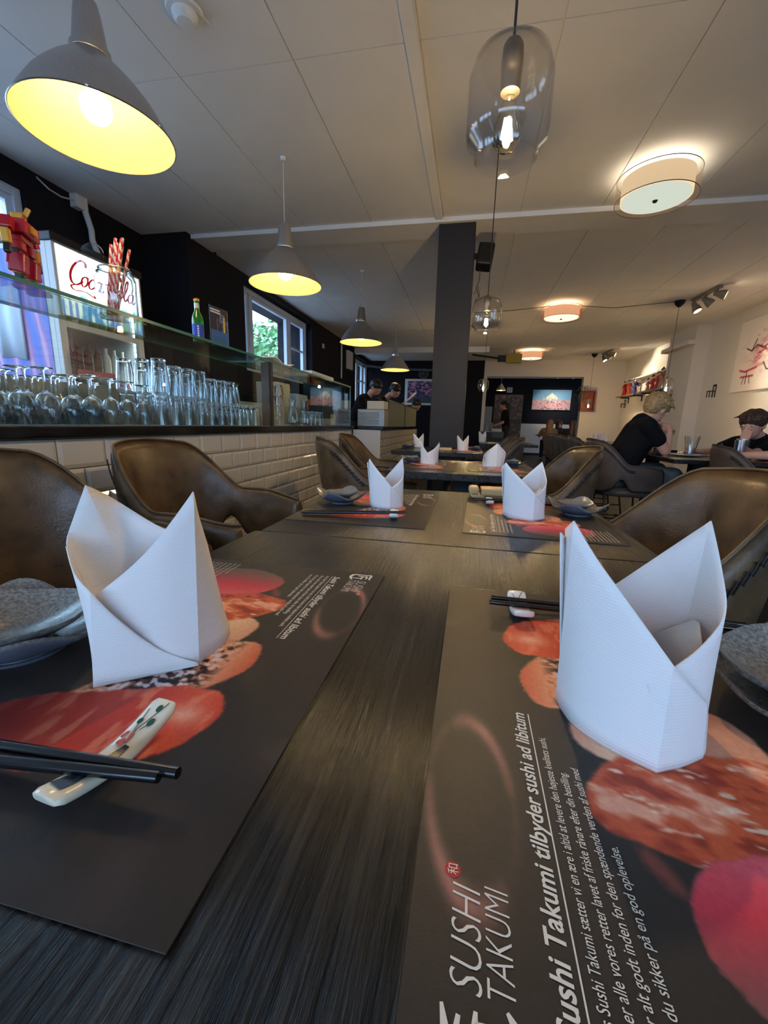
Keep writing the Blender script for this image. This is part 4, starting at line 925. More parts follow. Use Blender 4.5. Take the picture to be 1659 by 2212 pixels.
# ================================================================ BEHIND THE BAR
fr = empty('drinks_fridge', (-2.9, 2.66, 0)); tag(fr, 'tall drinks fridge with a lit white header and bottles behind its glass door', 'fridge')
M_fw = pbr('fridge_white_enamel', (206, 206, 204), .35); M_fd = pbr('fridge_black_plastic', (20, 20, 22), .5)
MB().box((-.32, -.35, .08), (-.30, .35, 1.98)).box((-.30, -.35, .08), (.30, -.32, 1.98)).box((-.30, .32, .08), (.30, .35, 1.98)).box((-.30, -.32, .08), (.30, .32, .16)).build('cabinet', M_fw, fr)
MB().box((-.34, -.36, 1.98), (.36, .36, 2.03)).build('top_cap', M_fd, fr, bevel=.006)
def header(U, V):
    C = np.zeros(U.shape + (3,)); C[:] = np.array((214, 232, 226)) / 255.; C = mixc(C, (248, 252, 250), np.clip(1 - np.hypot(U - .4, (V - .8) * .7) / .7, 0, 1))
    n = vnoise(U * 12, V * 6, 3); n2 = vnoise(U * 5, V * 3, 8); k = np.clip((.36 + .05 * np.sin(U * 9) - V) * 14, 0, 1)
    C = mixc(C, (70, 150, 190), k * np.clip((n - .4) * 4, 0, 1)); C = mixc(C, (96, 176, 90), k * np.clip((n2 - .55) * 7, 0, 1) * (U > .5)); C = mixc(C, (86, 110, 190), k * (np.sin(U * 90) > .2) * (V < .22) * .8); return C
hd2 = painted('lit_header', 90, 50, .66, .40, header, print_mat('backlit_header_print', .4, .4, emit=1.15), fr); hd2.rotation_euler = (math.pi / 2, 0, math.pi / 2); hd2.location = (.352, -.33, 1.57)
MB().box((.30, -.35, 1.56), (.35, .35, 1.98)).build('header_box', M_fw, fr, bevel=.004)
# the script logo, drawn with a brush
def brush(m, pts, w, sc_, ox, oy, sh=.30):
    P = []
    n = len(pts)
    for i in range(n - 1):
        p0, p1, p2, p3 = (np.array(pts[max(0, min(n - 1, j))], float) for j in (i - 1, i, i + 1, i + 2))
        for s in range(8):
            t = s / 8; P.append(.5 * ((2 * p1) + (p2 - p0) * t + (2 * p0 - 5 * p1 + 4 * p2 - p3) * t * t + (3 * p1 - p0 - 3 * p2 + p3) * t ** 3))
    P.append(np.array(pts[-1], float)); V = []; 
    for i, p in enumerate(P):
        d = P[min(i + 1, len(P) - 1)] - P[max(0, i - 1)]; a = math.atan2(d[1], d[0]); ww = w * (.28 + .72 * abs(math.sin(a))) ; nrm = np.array((-d[1], d[0])); nrm = nrm / (np.linalg.norm(nrm) + 1e-9)
        for sg in (1, -1):
            q = p + nrm * sg * ww / 2; V.append(Vector(((q[0] + q[1] * sh) * sc_ + ox, q[1] * sc_ + oy, 0)))
    m.add(V, [(2 * i, 2 * i + 1, 2 * i + 3, 2 * i + 2) for i in range(len(P) - 1)])
lm = MB(); S_ = .062
def c_cap(x): return [(x + 1.35, 1.75), (x + 1.2, 2.15), (x + .7, 2.2), (x + .15, 1.6), (x - .05, .8), (x + .2, .1), (x + .75, .0), (x + 1.3, .45)]
def oval(x): return [(x + .45, .95), (x + .12, .75), (x + .05, .3), (x + .3, .0), (x + .62, .25), (x + .66, .7), (x + .45, .95), (x + .8, .85)]
cc_ = lambda x: [(x + .6, .8), (x + .38, .95), (x + .1, .65), (x + .05, .25), (x + .3, .0), (x + .7, .3)]
el = lambda x: [(x, .3), (x + .35, 1.4), (x + .3, 2.1), (x + .08, 1.7), (x + .1, .5), (x + .3, .02), (x + .55, .3)]
brush(lm, c_cap(0), .26, S_, 0, 0); brush(lm, oval(1.1), .2, S_, 0, 0); brush(lm, cc_(1.9), .2, S_, 0, 0); brush(lm, oval(2.6), .2, S_, 0, 0); brush(lm, [(3.26, .8), (3.22, .25), (3.4, .0), (3.65, .25)], .2, S_, 0, 0)
brush(lm, [(3.65, .95), (3.95, 1.0)], .2, S_, 0, 0); brush(lm, c_cap(4.1), .26, S_, 0, 0); brush(lm, oval(5.2), .2, S_, 0, 0); brush(lm, el(6.0), .2, S_, 0, 0); brush(lm, oval(6.6), .2, S_, 0, 0); brush(lm, [(7.26, .8), (7.22, .25), (7.4, .0), (7.7, .3)], .2, S_, 0, 0)
brush(lm, [(.75, 0.), (.2, -.25), (.6, -.55), (1.6, -.42), (2.4, -.6), (3.0, -.75), (2.6, -.5)], .2, S_, 0, 0)
lo = lm.build('red_script_logo', pbr('red_logo_print', (196, 24, 40), .5, emit=(196, 24, 40), estr=.15), hd2); lo.location = (.07, .205, .002); lo.scale = (1.12, 1.12, 1)
# door: frame, glass, shelves with rows of bottles (things inside the fridge)
dr = MB(); dr.box((.30, -.35, .12), (.335, -.30, 1.55)).box((.30, .30, .12), (.335, .35, 1.55)).box((.30, -.30, .12), (.335, .30, .17)).box((.30, -.30, 1.50), (.335, .30, 1.55)); door = dr.build('door', M_fw, fr, bevel=.004)
MB().box((.315, -.30, .17), (.32, .30, 1.50)).build('glass', M_pane, door); MB().tube([(.36, -.30, .9), (.36, -.30, 1.35)], .012, 8).build('handle', M_fd, door)
for z in (.45, .72, .98, 1.24): MB().box((-.28, -.31, z - .012), (.27, .31, z)).build('shelf', M_fw, fr); MB().box((.27, -.31, z - .02), (.285, .31, z + .018)).build('price_rail', pbr('red_white_price_rail', (206, 90, 96), .5), fr)
led = MB()
for k in range(34): led.box((.285, .300, .3 + k * .036), (.300, .316, .318 + k * .036))
led.build('led_strip', emitter('cool_led_glow', (225, 245, 255), 9.0), fr)
bt_m = [pbr('bottle_%d' % i, c, .15, spec=.6) for i, c in enumerate(((40, 24, 20), (46, 120, 60), (190, 60, 50), (210, 214, 206), (120, 170, 60), (190, 110, 40)))]
def bottle_src(m, h=.2, r=.03):
    return MB().lathe([(0, 0), (r, .003), (r, h * .58), (r * .75, h * .72), (r * .38, h * .82), (r * .36, h * .97), (r * .42, h), (0, h)], 14).build('drink_bottle', m, smooth=.8)
random.seed(5); srcs = {}
for zi, z in enumerate((1.24, .98, .72)):
    for k in range(8):
        mi = (k // 2 + zi * 2) % 6 if zi else (0 if k < 5 else 3)
        if mi not in srcs: srcs[mi] = bottle_src(bt_m[mi]); o = srcs[mi]
        else: o = srcs[mi].copy(); col.objects.link(o)
        o.location = (-2.9 + .2, 2.66 - .27 + k * .077, z + .0005)
        nm = ('dark', 'green', 'red', 'white', 'lime', 'amber')[mi]; sh_ = ('top', 'middle', 'lower')[zi]
        tag(o, '%s drink bottle in the row on the %s shelf of the fridge' % (nm, sh_), 'bottle', '%s bottles on the %s fridge shelf' % (nm, sh_))
# the side of the fridge towards the camera carries a purple and blue print with two towels over it
def side(U, V):
    C = np.zeros(U.shape + (3,)); C[:] = np.array((120, 130, 214)) / 255.; s = np.sin((U * 1.3 + V * .35) * 22 + vnoise(U * 4, V * 3, 2) * 6)
    C = mixc(C, (206, 110, 176), np.clip(s, 0, 1)); C = mixc(C, (226, 206, 236), np.clip(s * 2 - 1.3, 0, 1)); C = mixc(C, (90, 120, 220), np.clip(-s * 2 - .8, 0, 1)); return C
sd_ = painted('side_print', 60, 120, .56, 1.85, side, M_print, fr); sd_.rotation_euler = (math.pi / 2, 0, 0); sd_.location = (-.30, -.353, .1)
def towel(x, w, z0, z1, label):
    m = MB(); P = []
    for i in range(13):
        t = i / 12; yy = 2.66 - .358 - .008 - .006 * math.sin(t * 9 + x * 20); P.append([Vector((x + w * t, yy, z1 - .01 * math.sin(t * 3))), Vector((x + w * t, yy - .004, (z0 + z1) / 2)), Vector((x + w * t, yy - .008 * math.cos(t * 7), z0 + .012 * math.sin(t * 4)))])
    m.grid(P); o = m.build('hanging_towel', pbr('white_terry_towel', (214, 222, 238), .9, bump=.5, bscale=300), smooth=3); o.modifiers.new('t', 'SOLIDIFY').thickness = .005; tag(o, label, 'towel')
towel(-3.02, .19, 1.30, 1.74, 'white towel hanging on the fridge side, the one nearer the fridge door'); towel(-3.26, .2, 1.38, 1.78, 'white towel hanging on the fridge side, cropped by the left edge of the picture')
# back counter, boxes, machines
bc = empty('back_counter', (-2.58, 5.2, 0)); tag(bc, 'dark work counter behind the bar under the wide window', 'counter')
MB().box((-.24, -2.0, 0), (.25, 2.6, .88)).build('carcass', M_fd, bc); MB().box((-.245, -2.02, .88), (.28, 2.62, .91)).build('worktop', pbr('grey_worktop', (90, 88, 84), .4), bc, bevel=.004)
sb = MB().box((-2.82, 3.25, 1.52), (-2.5, 4.3, 1.54)).build('wall_shelf', M_black_metal); 
tag(sb, 'narrow dark shelf on the black wall seen through the display case', 'shelf'); sb.location = (0, 0, -.2)
def bx(name, c, d, mat, label, cat, rz=0, bev=.006, group=None):
    o = MB().box((-d[0] / 2, -d[1] / 2, 0), (d[0] / 2, d[1] / 2, d[2])).build(name, mat, bevel=bev); o.location = c; o.rotation_euler = (0, 0, rz); return tag(o, label, cat, group)
bx('coffee_machine', (-2.5, 6.75, .91), (.35, .5, .66), M_fd, 'black machine on the back counter right of the wide window', 'machine'); bx('coffee_grinder', (-2.5, 7.3, .91), (.22, .24, .68), M_fd, 'narrow black machine behind the wider one on the back counter', 'machine')
bx('paper_box', (-2.45, 5.55, .91), (.3, .4, .40), pbr('pale_blue_box', (170, 200, 226), .5), 'pale blue box seen through the second half of the glass case', 'box')
bx('white_container', (-2.45, 5.0, .91), (.28, .36, .50), pbr('white_plastic', (206, 206, 196), .4), 'white plastic container on the back counter behind the glass case', 'container')
bx('orange_folder', (-2.05, 5.15, .91), (.04, .28, .30), pbr('orange_card', (196, 92, 52), .6), 'orange and white folder standing behind the second half of the glass case', 'folder', .5) if False else None
bx('orange_folder', (-2.38, 5.95, .91), (.05, .30, .36), pbr('orange_card', (196, 92, 52), .6), 'orange folder standing on the back counter behind the glass case', 'folder', .3)
bx('brown_book', (-2.38, 6.24, .91), (.06, .26, .30), pbr('brown_book_cover', (150, 106, 52), .6), 'brown book leaning beside the orange folder', 'book', .2)
tw_ = MB().box((-.06, -.1, 0), (.06, .1, .012)).build('menu_folder', M_lacq, bevel=.003, loc=(-1.53, 3.36, 1.3635)); tw_.scale = (1.1, 2.0, 1); tag(tw_, 'dark menu folder lying on the glass case top', 'folder')
cl_ = MB(); P = []
for i in range(17):
    t = i / 16; a = t * math.pi * 1.7; r_ = .035 if t < .6 else .035 * (1 - (t - .6)); P.append([Vector((-1.53 + .07 * s_ - .0, 3.02 + t * .34, 1.378 + .02 + r_ * math.cos(a) * .6)) for s_ in (-1, 0, 1)])
cl_.grid(P); co = cl_.build('white_cloth', pbr('white_cotton_cloth', (226, 222, 216), .9), smooth=3); co.modifiers.new('t', 'SOLIDIFY').thickness = .008; tag(co, 'rolled white cloth lying on the glass case top', 'cloth')
bx('white_tray', (-1.56, 4.05, 1.3635), (.22, .62, .045), pbr('pale_blue_plastic_tray', (190, 214, 234), .4), 'pale flat tray on the glass case top past the cloth', 'tray')

# --- things on the case top: toy robot, straw jar, bottle, flyer
rb = empty('toy_robot', (-1.54, 1.285, 1.3635), .5); tag(rb, 'red and gold articulated toy robot standing on the glass case top', 'toy'); M_rr = pbr('red_toy_plastic', (168, 20, 34), .25, spec=.6); M_rg = pbr('gold_toy_plastic', (206, 150, 62), .3, metal=.5); M_rk = pbr('black_toy_plastic', (22, 20, 26), .4)
def limb(parts, nm, mat):
    m = MB()
    for a, b, kw in parts: m.box(a, b, **kw)
    return m.build(nm, mat, rb, bevel=.004)
for sg in (-1, 1):
    y = .042 * sg
    limb([((-.02, y - .018, 0), (.052, y + .018, .014), {}), ((-.018, y - .014, .012), (.02, y + .014, .03), {})], 'foot', M_rr); limb([((-.012, y - .013, .03), (.012, y + .013, .052), {})], 'ankle', M_rk)
    limb([((-.022, y - .02, .05), (.024, y + .02, .11), dict(ry=.12 * 1))], 'leg', M_rr); limb([((-.016, y - .016, .046), (.018, y + .016, .056), {})], 'shin_band', M_rg); limb([((-.012, y - .012, .108), (.012, y + .012, .125), {})], 'knee', M_rk); limb([((-.018, y * .8 - .018, .12), (.02, y * .8 + .018, .15), {})], 'thigh', M_rr)
    limb([((-.016, sg * .082 - .014, .165), (.016, sg * .082 + .014, .205), dict(rx=.3 * sg))], 'shoulder_plate', M_rr); limb([((-.012, sg * .098 - .011, .12), (.012, sg * .098 + .011, .165), {})], 'forearm', M_rg); limb([((-.008, sg * .104 - .008, .09), (.010, sg * .104 + .008, .12), dict(rx=.2 * sg))], 'hand', M_rk)
    limb([((-.004, sg * .10 - .004, .06), (.004, sg * .11 + .004, .10), dict(rx=.35 * sg))], 'blade', M_rr)
limb([((-.02, -.04, .15), (.02, .04, .17), {}), ((-.03, -.055, .172), (.036, .055, .215), {})], 'torso', M_rr); limb([((.03, -.02, .18), (.045, .02, .205), {})], 'chest_panel', M_rg)
limb([((-.015, -.016, .216), (.02, .016, .245), {})], 'head', M_rg); limb([((.018, -.004, .235), (.035, .004, .265), dict(ry=.5))], 'crest', M_rg)

jr = empty('clip_top_jar', (-1.555, 1.69, 1.3635)); jr.scale = (1.15, 1.15, 1.12); tag(jr, 'clear clip-top glass jar holding striped paper straws on the case top', 'jar')
MB().lathe([(0, .004), (.062, .006), (.068, .016), (.068, .15), (.062, .168), (.052, .176), (.052, .19), (.050, .19), (.049, .175), (.059, .166), (.065, .15), (.065, .018), (0, .010)], 40).build('glass_body', M_jar, jr, smooth=.9)
MB().tube([(.054 * math.cos(t * math.pi / 12), .054 * math.sin(t * math.pi / 12), .183) for t in range(25)], .0018, 6).tube([(.0, .056, .183), (.0, .08, .17), (.0, .084, .14), (.0, .076, .12)], .002, 6).build('wire_clip', M_alu, jr, smooth=1)
MB().lathe([(.05, .0), (.054, .004), (.054, .012), (.046, .016), (0, .022)], 32).build('hinged_lid', M_case, jr, smooth=.8).matrix_local = Matrix.Translation((-.01, -.085, .192)) @ Matrix.Rotation(1.35, 4, 'X')
M_str = [pbr('cream_straw_paper', (232, 214, 200), .7), pbr('red_straw_stripe', (206, 44, 56), .7)]
for k in range(8):
    ax_, ay_ = ((.009 + .009 * (k % 2)) * math.cos(k * 2.4), (.009 + .009 * (k % 2)) * math.sin(k * 2.4)); b_ = Vector((ax_ * .8, -.035 + ay_ * .8, .014)); t_ = Vector((ax_ * 1.9, .045 + ay_ * 2.0, .345 - .012 * (k % 4))); n = 12; m = 60; P = []; d = t_ - b_
    mb = MB(); vs = []; u = d.normalized().orthogonal().normalized(); v = d.normalized().cross(u)
    for i in range(m + 1):
        for q in range(n): a = 2 * math.pi * q / n; vs.append(b_ + d * i / m + (u * math.cos(a) + v * math.sin(a)) * .0062)
    for i in range(m):
        for q in range(n): mb.f.append((i * n + q, i * n + (q + 1) % n, (i + 1) * n + (q + 1) % n, (i + 1) * n + q)); mb.m.append(1 if ((i // 2 + (q * 12 // n)) % 6) < 3 and (i // 4 + q // 3) % 2 == 0 or ((i + q) % 8) < 3 else 0)
    mb.v = [tuple(p) for p in vs]; o = mb.build('paper_straw', M_str, smooth=1); o.location = (-1.555, 1.69, 1.3635); tag(o, 'red and white striped paper straw in the leaning bundle in the jar', 'straw', 'striped straws in the jar')
gb = empty('green_bottle', (-1.52, 2.20, 1.3635)); tag(gb, 'small green glass bottle with a blue label on the case top', 'bottle')
MB().lathe([(0, 0), (.028, .002), (.030, .008), (.030, .115), (.027, .135), (.014, .165), (.0125, .20), (.0125, .222), (0, .222)], 28).build('bottle_glass', pbr('bright_green_glass', (40, 150, 40), .05, trans=.6, spec=.6, coat=.5), gb, smooth=.8)
MB().lathe([(.0305, .02), (.0305, .095)], 28).build('body_label', pbr('blue_label_paper', (40, 70, 170), .5), gb, smooth=2); MB().lathe([(.0135, .17), (.0132, .205)], 24).build('neck_label', pbr('silver_label', (206, 206, 196), .35, metal=.3), gb, smooth=2)
MB().lathe([(.0145, .215), (.015, .226), (.012, .229), (0, .2295)], 24).build('bottle_cap', M_rg, gb, smooth=1)
for k in range(5): MB().box((.0300, -.004, .03 + k * .012), (.0312, .004, .038 + k * .012), rz=0).build('label_lettering', M_trim_white, gb).rotation_euler = (0, 0, -.95)
def flyer(U, V):
    C = np.zeros(U.shape + (3,)); C[:] = np.array((22, 26, 52)) / 255.; C = mixc(C, (34, 96, 160), (V < .42) * 1.); n = vnoise(U * 9, V * 9, 4); r = (V > .40) & (U > .35) & (V < .86)
    C = mixc(C, (96, 110, 160), r * np.clip((n - .35) * 3, 0, 1)); C = mixc(C, (206, 190, 90), r * (np.abs(U - .78) < .05) * (V < .8)); C = mixc(C, (206, 214, 226), (((np.abs(V - .92) < .018) & (U < .55)) | ((np.abs(V - .86) < .018) & (U < .6))) * 1.)
    C = mixc(C, (16, 60, 110), (np.abs((V * 22) % 1 - .5) < .12) * (V < .3) * (U > .12) * (U < .88) * 1.); return C
fs = empty('flyer_stand', (-1.50, 2.27, 1.3635), -.1); tag(fs, 'dark blue drinks flyer in a clear stand beside the green bottle', 'flyer')
f_ = painted('flyer_print', 50, 80, .15, .215, flyer, M_print, fs); f_.rotation_euler = (math.pi / 2, 0, math.pi / 2); f_.location = (.0, .02, .006)
MB().box((-.004, .015, 0), (-.001, .175, .225)).box((-.035, .015, 0), (.035, .175, .003)).build('acrylic_holder', M_case, fs)

# --- glasses inside the case
random.seed(11)
def tumbler(h, r0, r1, name='tumbler'):                       # built standing on its rim
    return MB().lathe([(r1, 0), (r1 * .98, h * .3), (r0 * 1.02, h * .9), (r0, h - .002), (r0 * .9, h), (0, h - .001), (0, h - .010), (r0 * .86, h - .011), (r0 * .93, h * .86), (r1 * .93, .02), (r1 * .955, .0), (r1, 0)], 22).build(name, M_glass, smooth=.9)
def wine():
    return MB().lathe([(.030, 0), (.041, .045), (.040, .07), (.026, .096), (.007, .108), (.004, .118), (.0036, .165), (.007, .178), (.034, .184), (.034, .1855), (0, .188), (0, .112), (.023, .0965), (.0375, .07), (.0388, .045), (.0288, .0), (.030, 0)], 24).build('wine_glass', M_glass, smooth=.9)
Zc = .9165
g_w = None
for i in range(12):
    for j in range(4):
        o = wine() if g_w is None else g_w.copy()
        if g_w is None: g_w = o
        else: col.objects.link(o)
        s = 1.12 if j == 0 and i < 2 else random.uniform(.93, 1.02); o.scale = (s, s, s * (1.0 + .06 * (i % 3 == 0)))
        o.location = (-1.462 - j * .083 + random.uniform(-.003, .003), .70 + i * .089 + random.uniform(-.003, .003), Zc); tag(o, 'upside-down stemmed glass in the close rows at the left of the display case', 'glass', 'upturned stemmed glasses in the case')
tb = {}
def put_t(h, r0, r1, x, y, z, label, grp, name='tumbler'):
    k = (h, r0, r1)
    if k not in tb: tb[k] = tumbler(h, r0, r1, name); o = tb[k]
    else: o = tb[k].copy(); col.objects.link(o)
    o.location = (x, y, z); o.rotation_euler = (0, 0, random.uniform(0, 6)); tag(o, label, 'glass', grp)
for i, y in enumerate((1.80, 1.90, 2.0, 2.1, 2.2, 2.3, 2.4, 2.5, 2.6, 2.7)):
    for j in range(3):
        x = -1.465 - j * .095; h = .152 if i < 1 else (.142 if i < 4 else .128); r = .043 if i < 4 else .04
        put_t(h, .032 if i < 4 else .029, r, x, y, Zc, 'upturned tumbler in the lower layer at the right of the display case', 'lower layer of upturned tumblers')
        if i < 7 or (j == 1 and i < 9): put_t(h, .032 if i < 4 else .029, r, x + random.uniform(-.003, .003), y + random.uniform(-.003, .003), Zc + h + .0008, 'upturned tumbler in the upper layer at the right of the display case', 'upper layer of upturned tumblers')
for k in range(4): put_t(.075, .028, .034, -1.475, 3.10, Zc + k * .0758, 'short glass in the tall stack just past the black divider', 'tall stack of short glasses'); put_t(.075, .028, .034, -1.56, 3.14, Zc + k * .0758, 'short glass in the second stack, behind the first past the black divider', 'second stack of short glasses')
for k, y in enumerate((3.36, 3.48, 3.62)): 
    o = MB().lathe([(0, .002), (.042, .004), (.046, .02), (.040, .10), (.022, .16), (.03, .215), (.028, .215), (.0205, .16), (.038, .10), (.0435, .02), (0, .007)], 24).build('carafe', M_glass, smooth=.9, loc=(-1.48 - .05 * (k % 2), y, Zc)) if k == 0 else ca.copy()
    if k == 0: ca = o
    else: col.objects.link(o); o.location = (-1.48 - .05 * (k % 2), y, Zc)
    tag(o, ('clear glass carafe nearest the divider', 'middle one of the clear glass carafes, set further back', 'clear glass carafe nearest the far end of the case')[k], 'carafe', 'glass carafes')
for k in range(6): put_t(.13, .03, .036, -1.48 - .1 * (k % 2), 3.78 + .06 * k, Zc, 'upturned glass beyond the carafes in the second half of the case', 'glasses beyond the carafes')
db = bx('dark_tin', (-1.60, 4.35, Zc), (.14, .3, .2), M_fd, 'dark box at the far end of the display case', 'box'); db2 = bx('pale_card_box', (-1.60, 4.62, Zc), (.12, .16, .12), pbr('pale_card', (200, 196, 176), .7), 'pale box beside the dark one in the display case', 'box')
# ================================================================ WALL DECOR
def pagoda(U, V):
    X, Y = U * 2.6, V; C = np.zeros(U.shape + (3,)); C[:] = np.array((232, 220, 210)) / 255.; n = vnoise(U * 14, V * 9, 3); n2 = vnoise(U * 34, V * 24, 4)
    cl = np.exp(-((X - .62) / .30) ** 2 - ((V - .55) / .2) ** 2); C = mixc(C, (216, 120, 136), np.clip((n - .42) * 3, 0, 1) * cl * 1.2); C = mixc(C, (186, 44, 66), np.clip((n2 - .6) * 6, 0, 1) * cl * 1.2)
    cl2 = np.exp(-((X - 1.9) / .4) ** 2 - ((V - .45) / .2) ** 2); C = mixc(C, (206, 110, 130), np.clip((n - .42) * 3, 0, 1) * cl2)
    def seg(a, b, w, rgb, k=1.):
        nonlocal C
        ex, ey = b[0] - a[0], b[1] - a[1]; t = np.clip(((X - a[0]) * ex + (V - a[1]) * ey) / (ex * ex + ey * ey), 0, 1); d = np.hypot(X - a[0] - ex * t, V - a[1] - ey * t); C = mixc(C, rgb, np.clip(1.4 - d / w, 0, 1) * k)
    for (x0, s) in ((1.25, 1.0),):                               # tiered pavilion in ink and red wash
        for i in range(4):
            y = .30 + .13 * i; w = (.42 - .075 * i) * s; seg((x0 - w, y - .02), (x0, y + .04), .022, (178, 60, 72)); seg((x0, y + .04), (x0 + w, y - .02), .022, (178, 60, 72)); seg((x0 - w - .04, y + .01), (x0 - w, y - .02), .012, (50, 34, 44)); seg((x0 + w, y - .02), (x0 + w + .04, y + .01), .012, (50, 34, 44)); seg((x0 - w * .6, y - .035), (x0 + w * .6, y - .035), .008, (90, 40, 50))
        for q in range(7): seg((x0 - .3 + q * .1, .16), (x0 - .3 + q * .1, .25), .009, (110, 70, 80))
        seg((x0, .74), (x0, .9), .008, (60, 44, 54)); seg((x0 - .08, .78), (x0 + .08, .78), .008, (60, 44, 54))
    seg((.18, .20), (.40, .20), .014, (190, 60, 66)); seg((.14, .30), (.24, .27), .014, (190, 60, 66)); seg((.24, .27), (.44, .31), .016, (206, 60, 70)); seg((.28, .10), (.28, .28), .008, (70, 40, 50)); seg((.22, .1), (.24, .2), .007, (90, 60, 70)); seg((.36, .1), (.34, .2), .007, (90, 60, 70))
    for a, b in (((.2, .60), (.30, .55)), ((.30, .55), (.38, .62)), ((.38, .62), (.50, .56)), ((.3, .55), (.36, .70)), ((.5, .56), (.62, .62)), ((.62, .62), (.66, .72)), ((.55, .36), (.62, .26)), ((.62, .26), (.72, .24))): seg(a, b, .009, (50, 36, 46))
    return C
pc = empty('canvas_painting', (3.82, 5.9, 1.56)); tag(pc, 'large pale canvas on the right wall with a pink blossom and red pavilion sketch', 'painting')
MB().box((-.0, -1.55, -.02), (.028, 1.56, .98)).build('stretcher', M_wall_white, pc, bevel=.003)
o = painted('painted_face', 300, 130, 3.1, .98, pagoda, print_mat('canvas_print', .7, .3), pc); o.rotation_euler = (math.pi / 2, 0, -math.pi / 2); o.location = (-.003, 1.555, -.01)
def shelf(y0, y1, z, label):
    s = empty('wall_shelf', (3.85, (y0 + y1) / 2, z)); tag(s, label, 'shelf', 'doll shelves on the right wall'); h = (y1 - y0) / 2; M_sh = pbr('grey_oak_shelf', (120, 110, 98), .5, var=.15)
    MB().box((-.26, -h, -.022), (0, h, 0)).build('board', M_sh, s, bevel=.002)
    for y in (-h * .7, h * .7): MB().box((-.2, y - .01, -.05), (0, y + .01, -.022)).box((-.02, y - .01, -.16), (0, y + .01, -.05)).build('bracket', M_black_metal, s)
shelf(10.75, 11.95, 1.775, 'further grey shelf on the right wall carrying three kimono dolls'); shelf(9.55, 10.6, 1.79, 'nearer grey shelf on the right wall behind the hanging glass lamp')
lb = MB().box((3.70, 9.5, 2.13), (3.85, 11.75, 2.16)).build('wall_ledge', M_wall_white, bevel=.003); tag(lb, 'long white ledge above the doll shelves', 'shelf')
def doll(x, y, z, rgb, label, lean=0.0, s=1.0, grp='kimono dolls'):
    d = empty('kimono_doll', (x, y, z), -1.2 + lean); tag(d, label, 'doll', grp); d.scale = (s, s, s)
    k = MB(); k.lathe([(0, 0), (.052, .002), (.06, .02), (.04, .12), (.032, .17), (.04, .20), (.034, .225), (.014, .24), (0, .243)], 14, sy=.75); k.tube([(.0, -.03, .21), (.03, -.06, .16), (.06, -.04, .12)], [.018, .03, .022], 8).tube([(.0, .03, .21), (.03, .06, .17), (.05, .05, .2)], [.018, .028, .018], 8)
    k.build('kimono', pbr('kimono_%s' % (rgb,), rgb, .6, var=.5, vscale=40), d, smooth=1)
    MB().lathe([(.036, .13), (.042, .135), (.042, .165), (.036, .17)], 12, sy=.75).build('sash', pbr('gold_brocade', (206, 170, 96), .5), d); MB().ball((0, 0, .262), .025, 12).build('head', pbr('porcelain_face', (240, 226, 214), .4), d, smooth=3)
    MB().ball((-.008, 0, .275), .029, 12, sq=(1, 1.15, .8)).ball((-.01, 0, .300), .014, 8).build('hair', M_lacq, d, smooth=3); return d
for i, (y, c, l) in enumerate(((11.75, (196, 40, 44), 'red kimono doll on the further shelf, deepest into the room'), (11.45, (206, 90, 60), 'orange-red kimono doll in the middle of the further shelf'), (11.1, (60, 50, 110), 'dark violet kimono doll on the further shelf, nearest the camera'))): doll(3.72, y, 1.776, c, l, s=1.25)
for i, (y, c, l) in enumerate(((10.35, (150, 110, 80), 'small tan kimono doll at the far end of the nearer shelf'), (10.1, (190, 50, 60), 'crimson kimono doll on the nearer shelf'), (9.85, (170, 60, 50), 'brick red kimono doll on the nearer shelf'), (9.65, (196, 130, 110), 'pink kimono doll at the near end of the nearer shelf'))): doll(3.72, y, 1.791, c, l, s=.9 + .15 * i)
fan = MB().lathe([(.0, 0), (.004, .0), (.004, .24), (0, .24)], 6).box((-.004, -.1, .19), (.004, .0, .2), rx=.5).build('bare_twig', M_bark); fan.location = (3.72, 10.88, 1.776); tag(fan, 'bare twig ornament at the near end of the further doll shelf', 'ornament')
def tiny_chair(y, z, s, label, x=3.845):
    r = empty('wall_hook_chair', (x, y, z)); tag(r, label, 'wall hook', 'chair-shaped wall hooks'); r.scale = (s, s, s); m = MB()
    m.box((-.06, -.03, 0), (0, .03, .008)).build('hook_seat', M_black_metal, r)
    MB().box((-.006, -.03, .008), (0, -.024, .075)).box((-.006, .024, .008), (0, .03, .075)).box((-.006, -.024, .055), (0, .024, .075)).build('hook_back', M_black_metal, r)
    for a, b in ((-.058, -.028), (-.058, .022), (-.006, -.028), (-.006, .022)): MB().box((a, b, -.06), (a + .006, b + .006, 0)).build('leg', M_black_metal, r)
tiny_chair(7.93, 1.60, 1.5, 'black chair-shaped hook on the right wall, the biggest and nearest to the painting'); tiny_chair(8.9, 1.61, 1.2, 'thin black chair-shaped hook on the white pilaster', 3.615); tiny_chair(12.0, 1.60, 1.5, 'black chair-shaped hook near the far corner below the doll shelf')

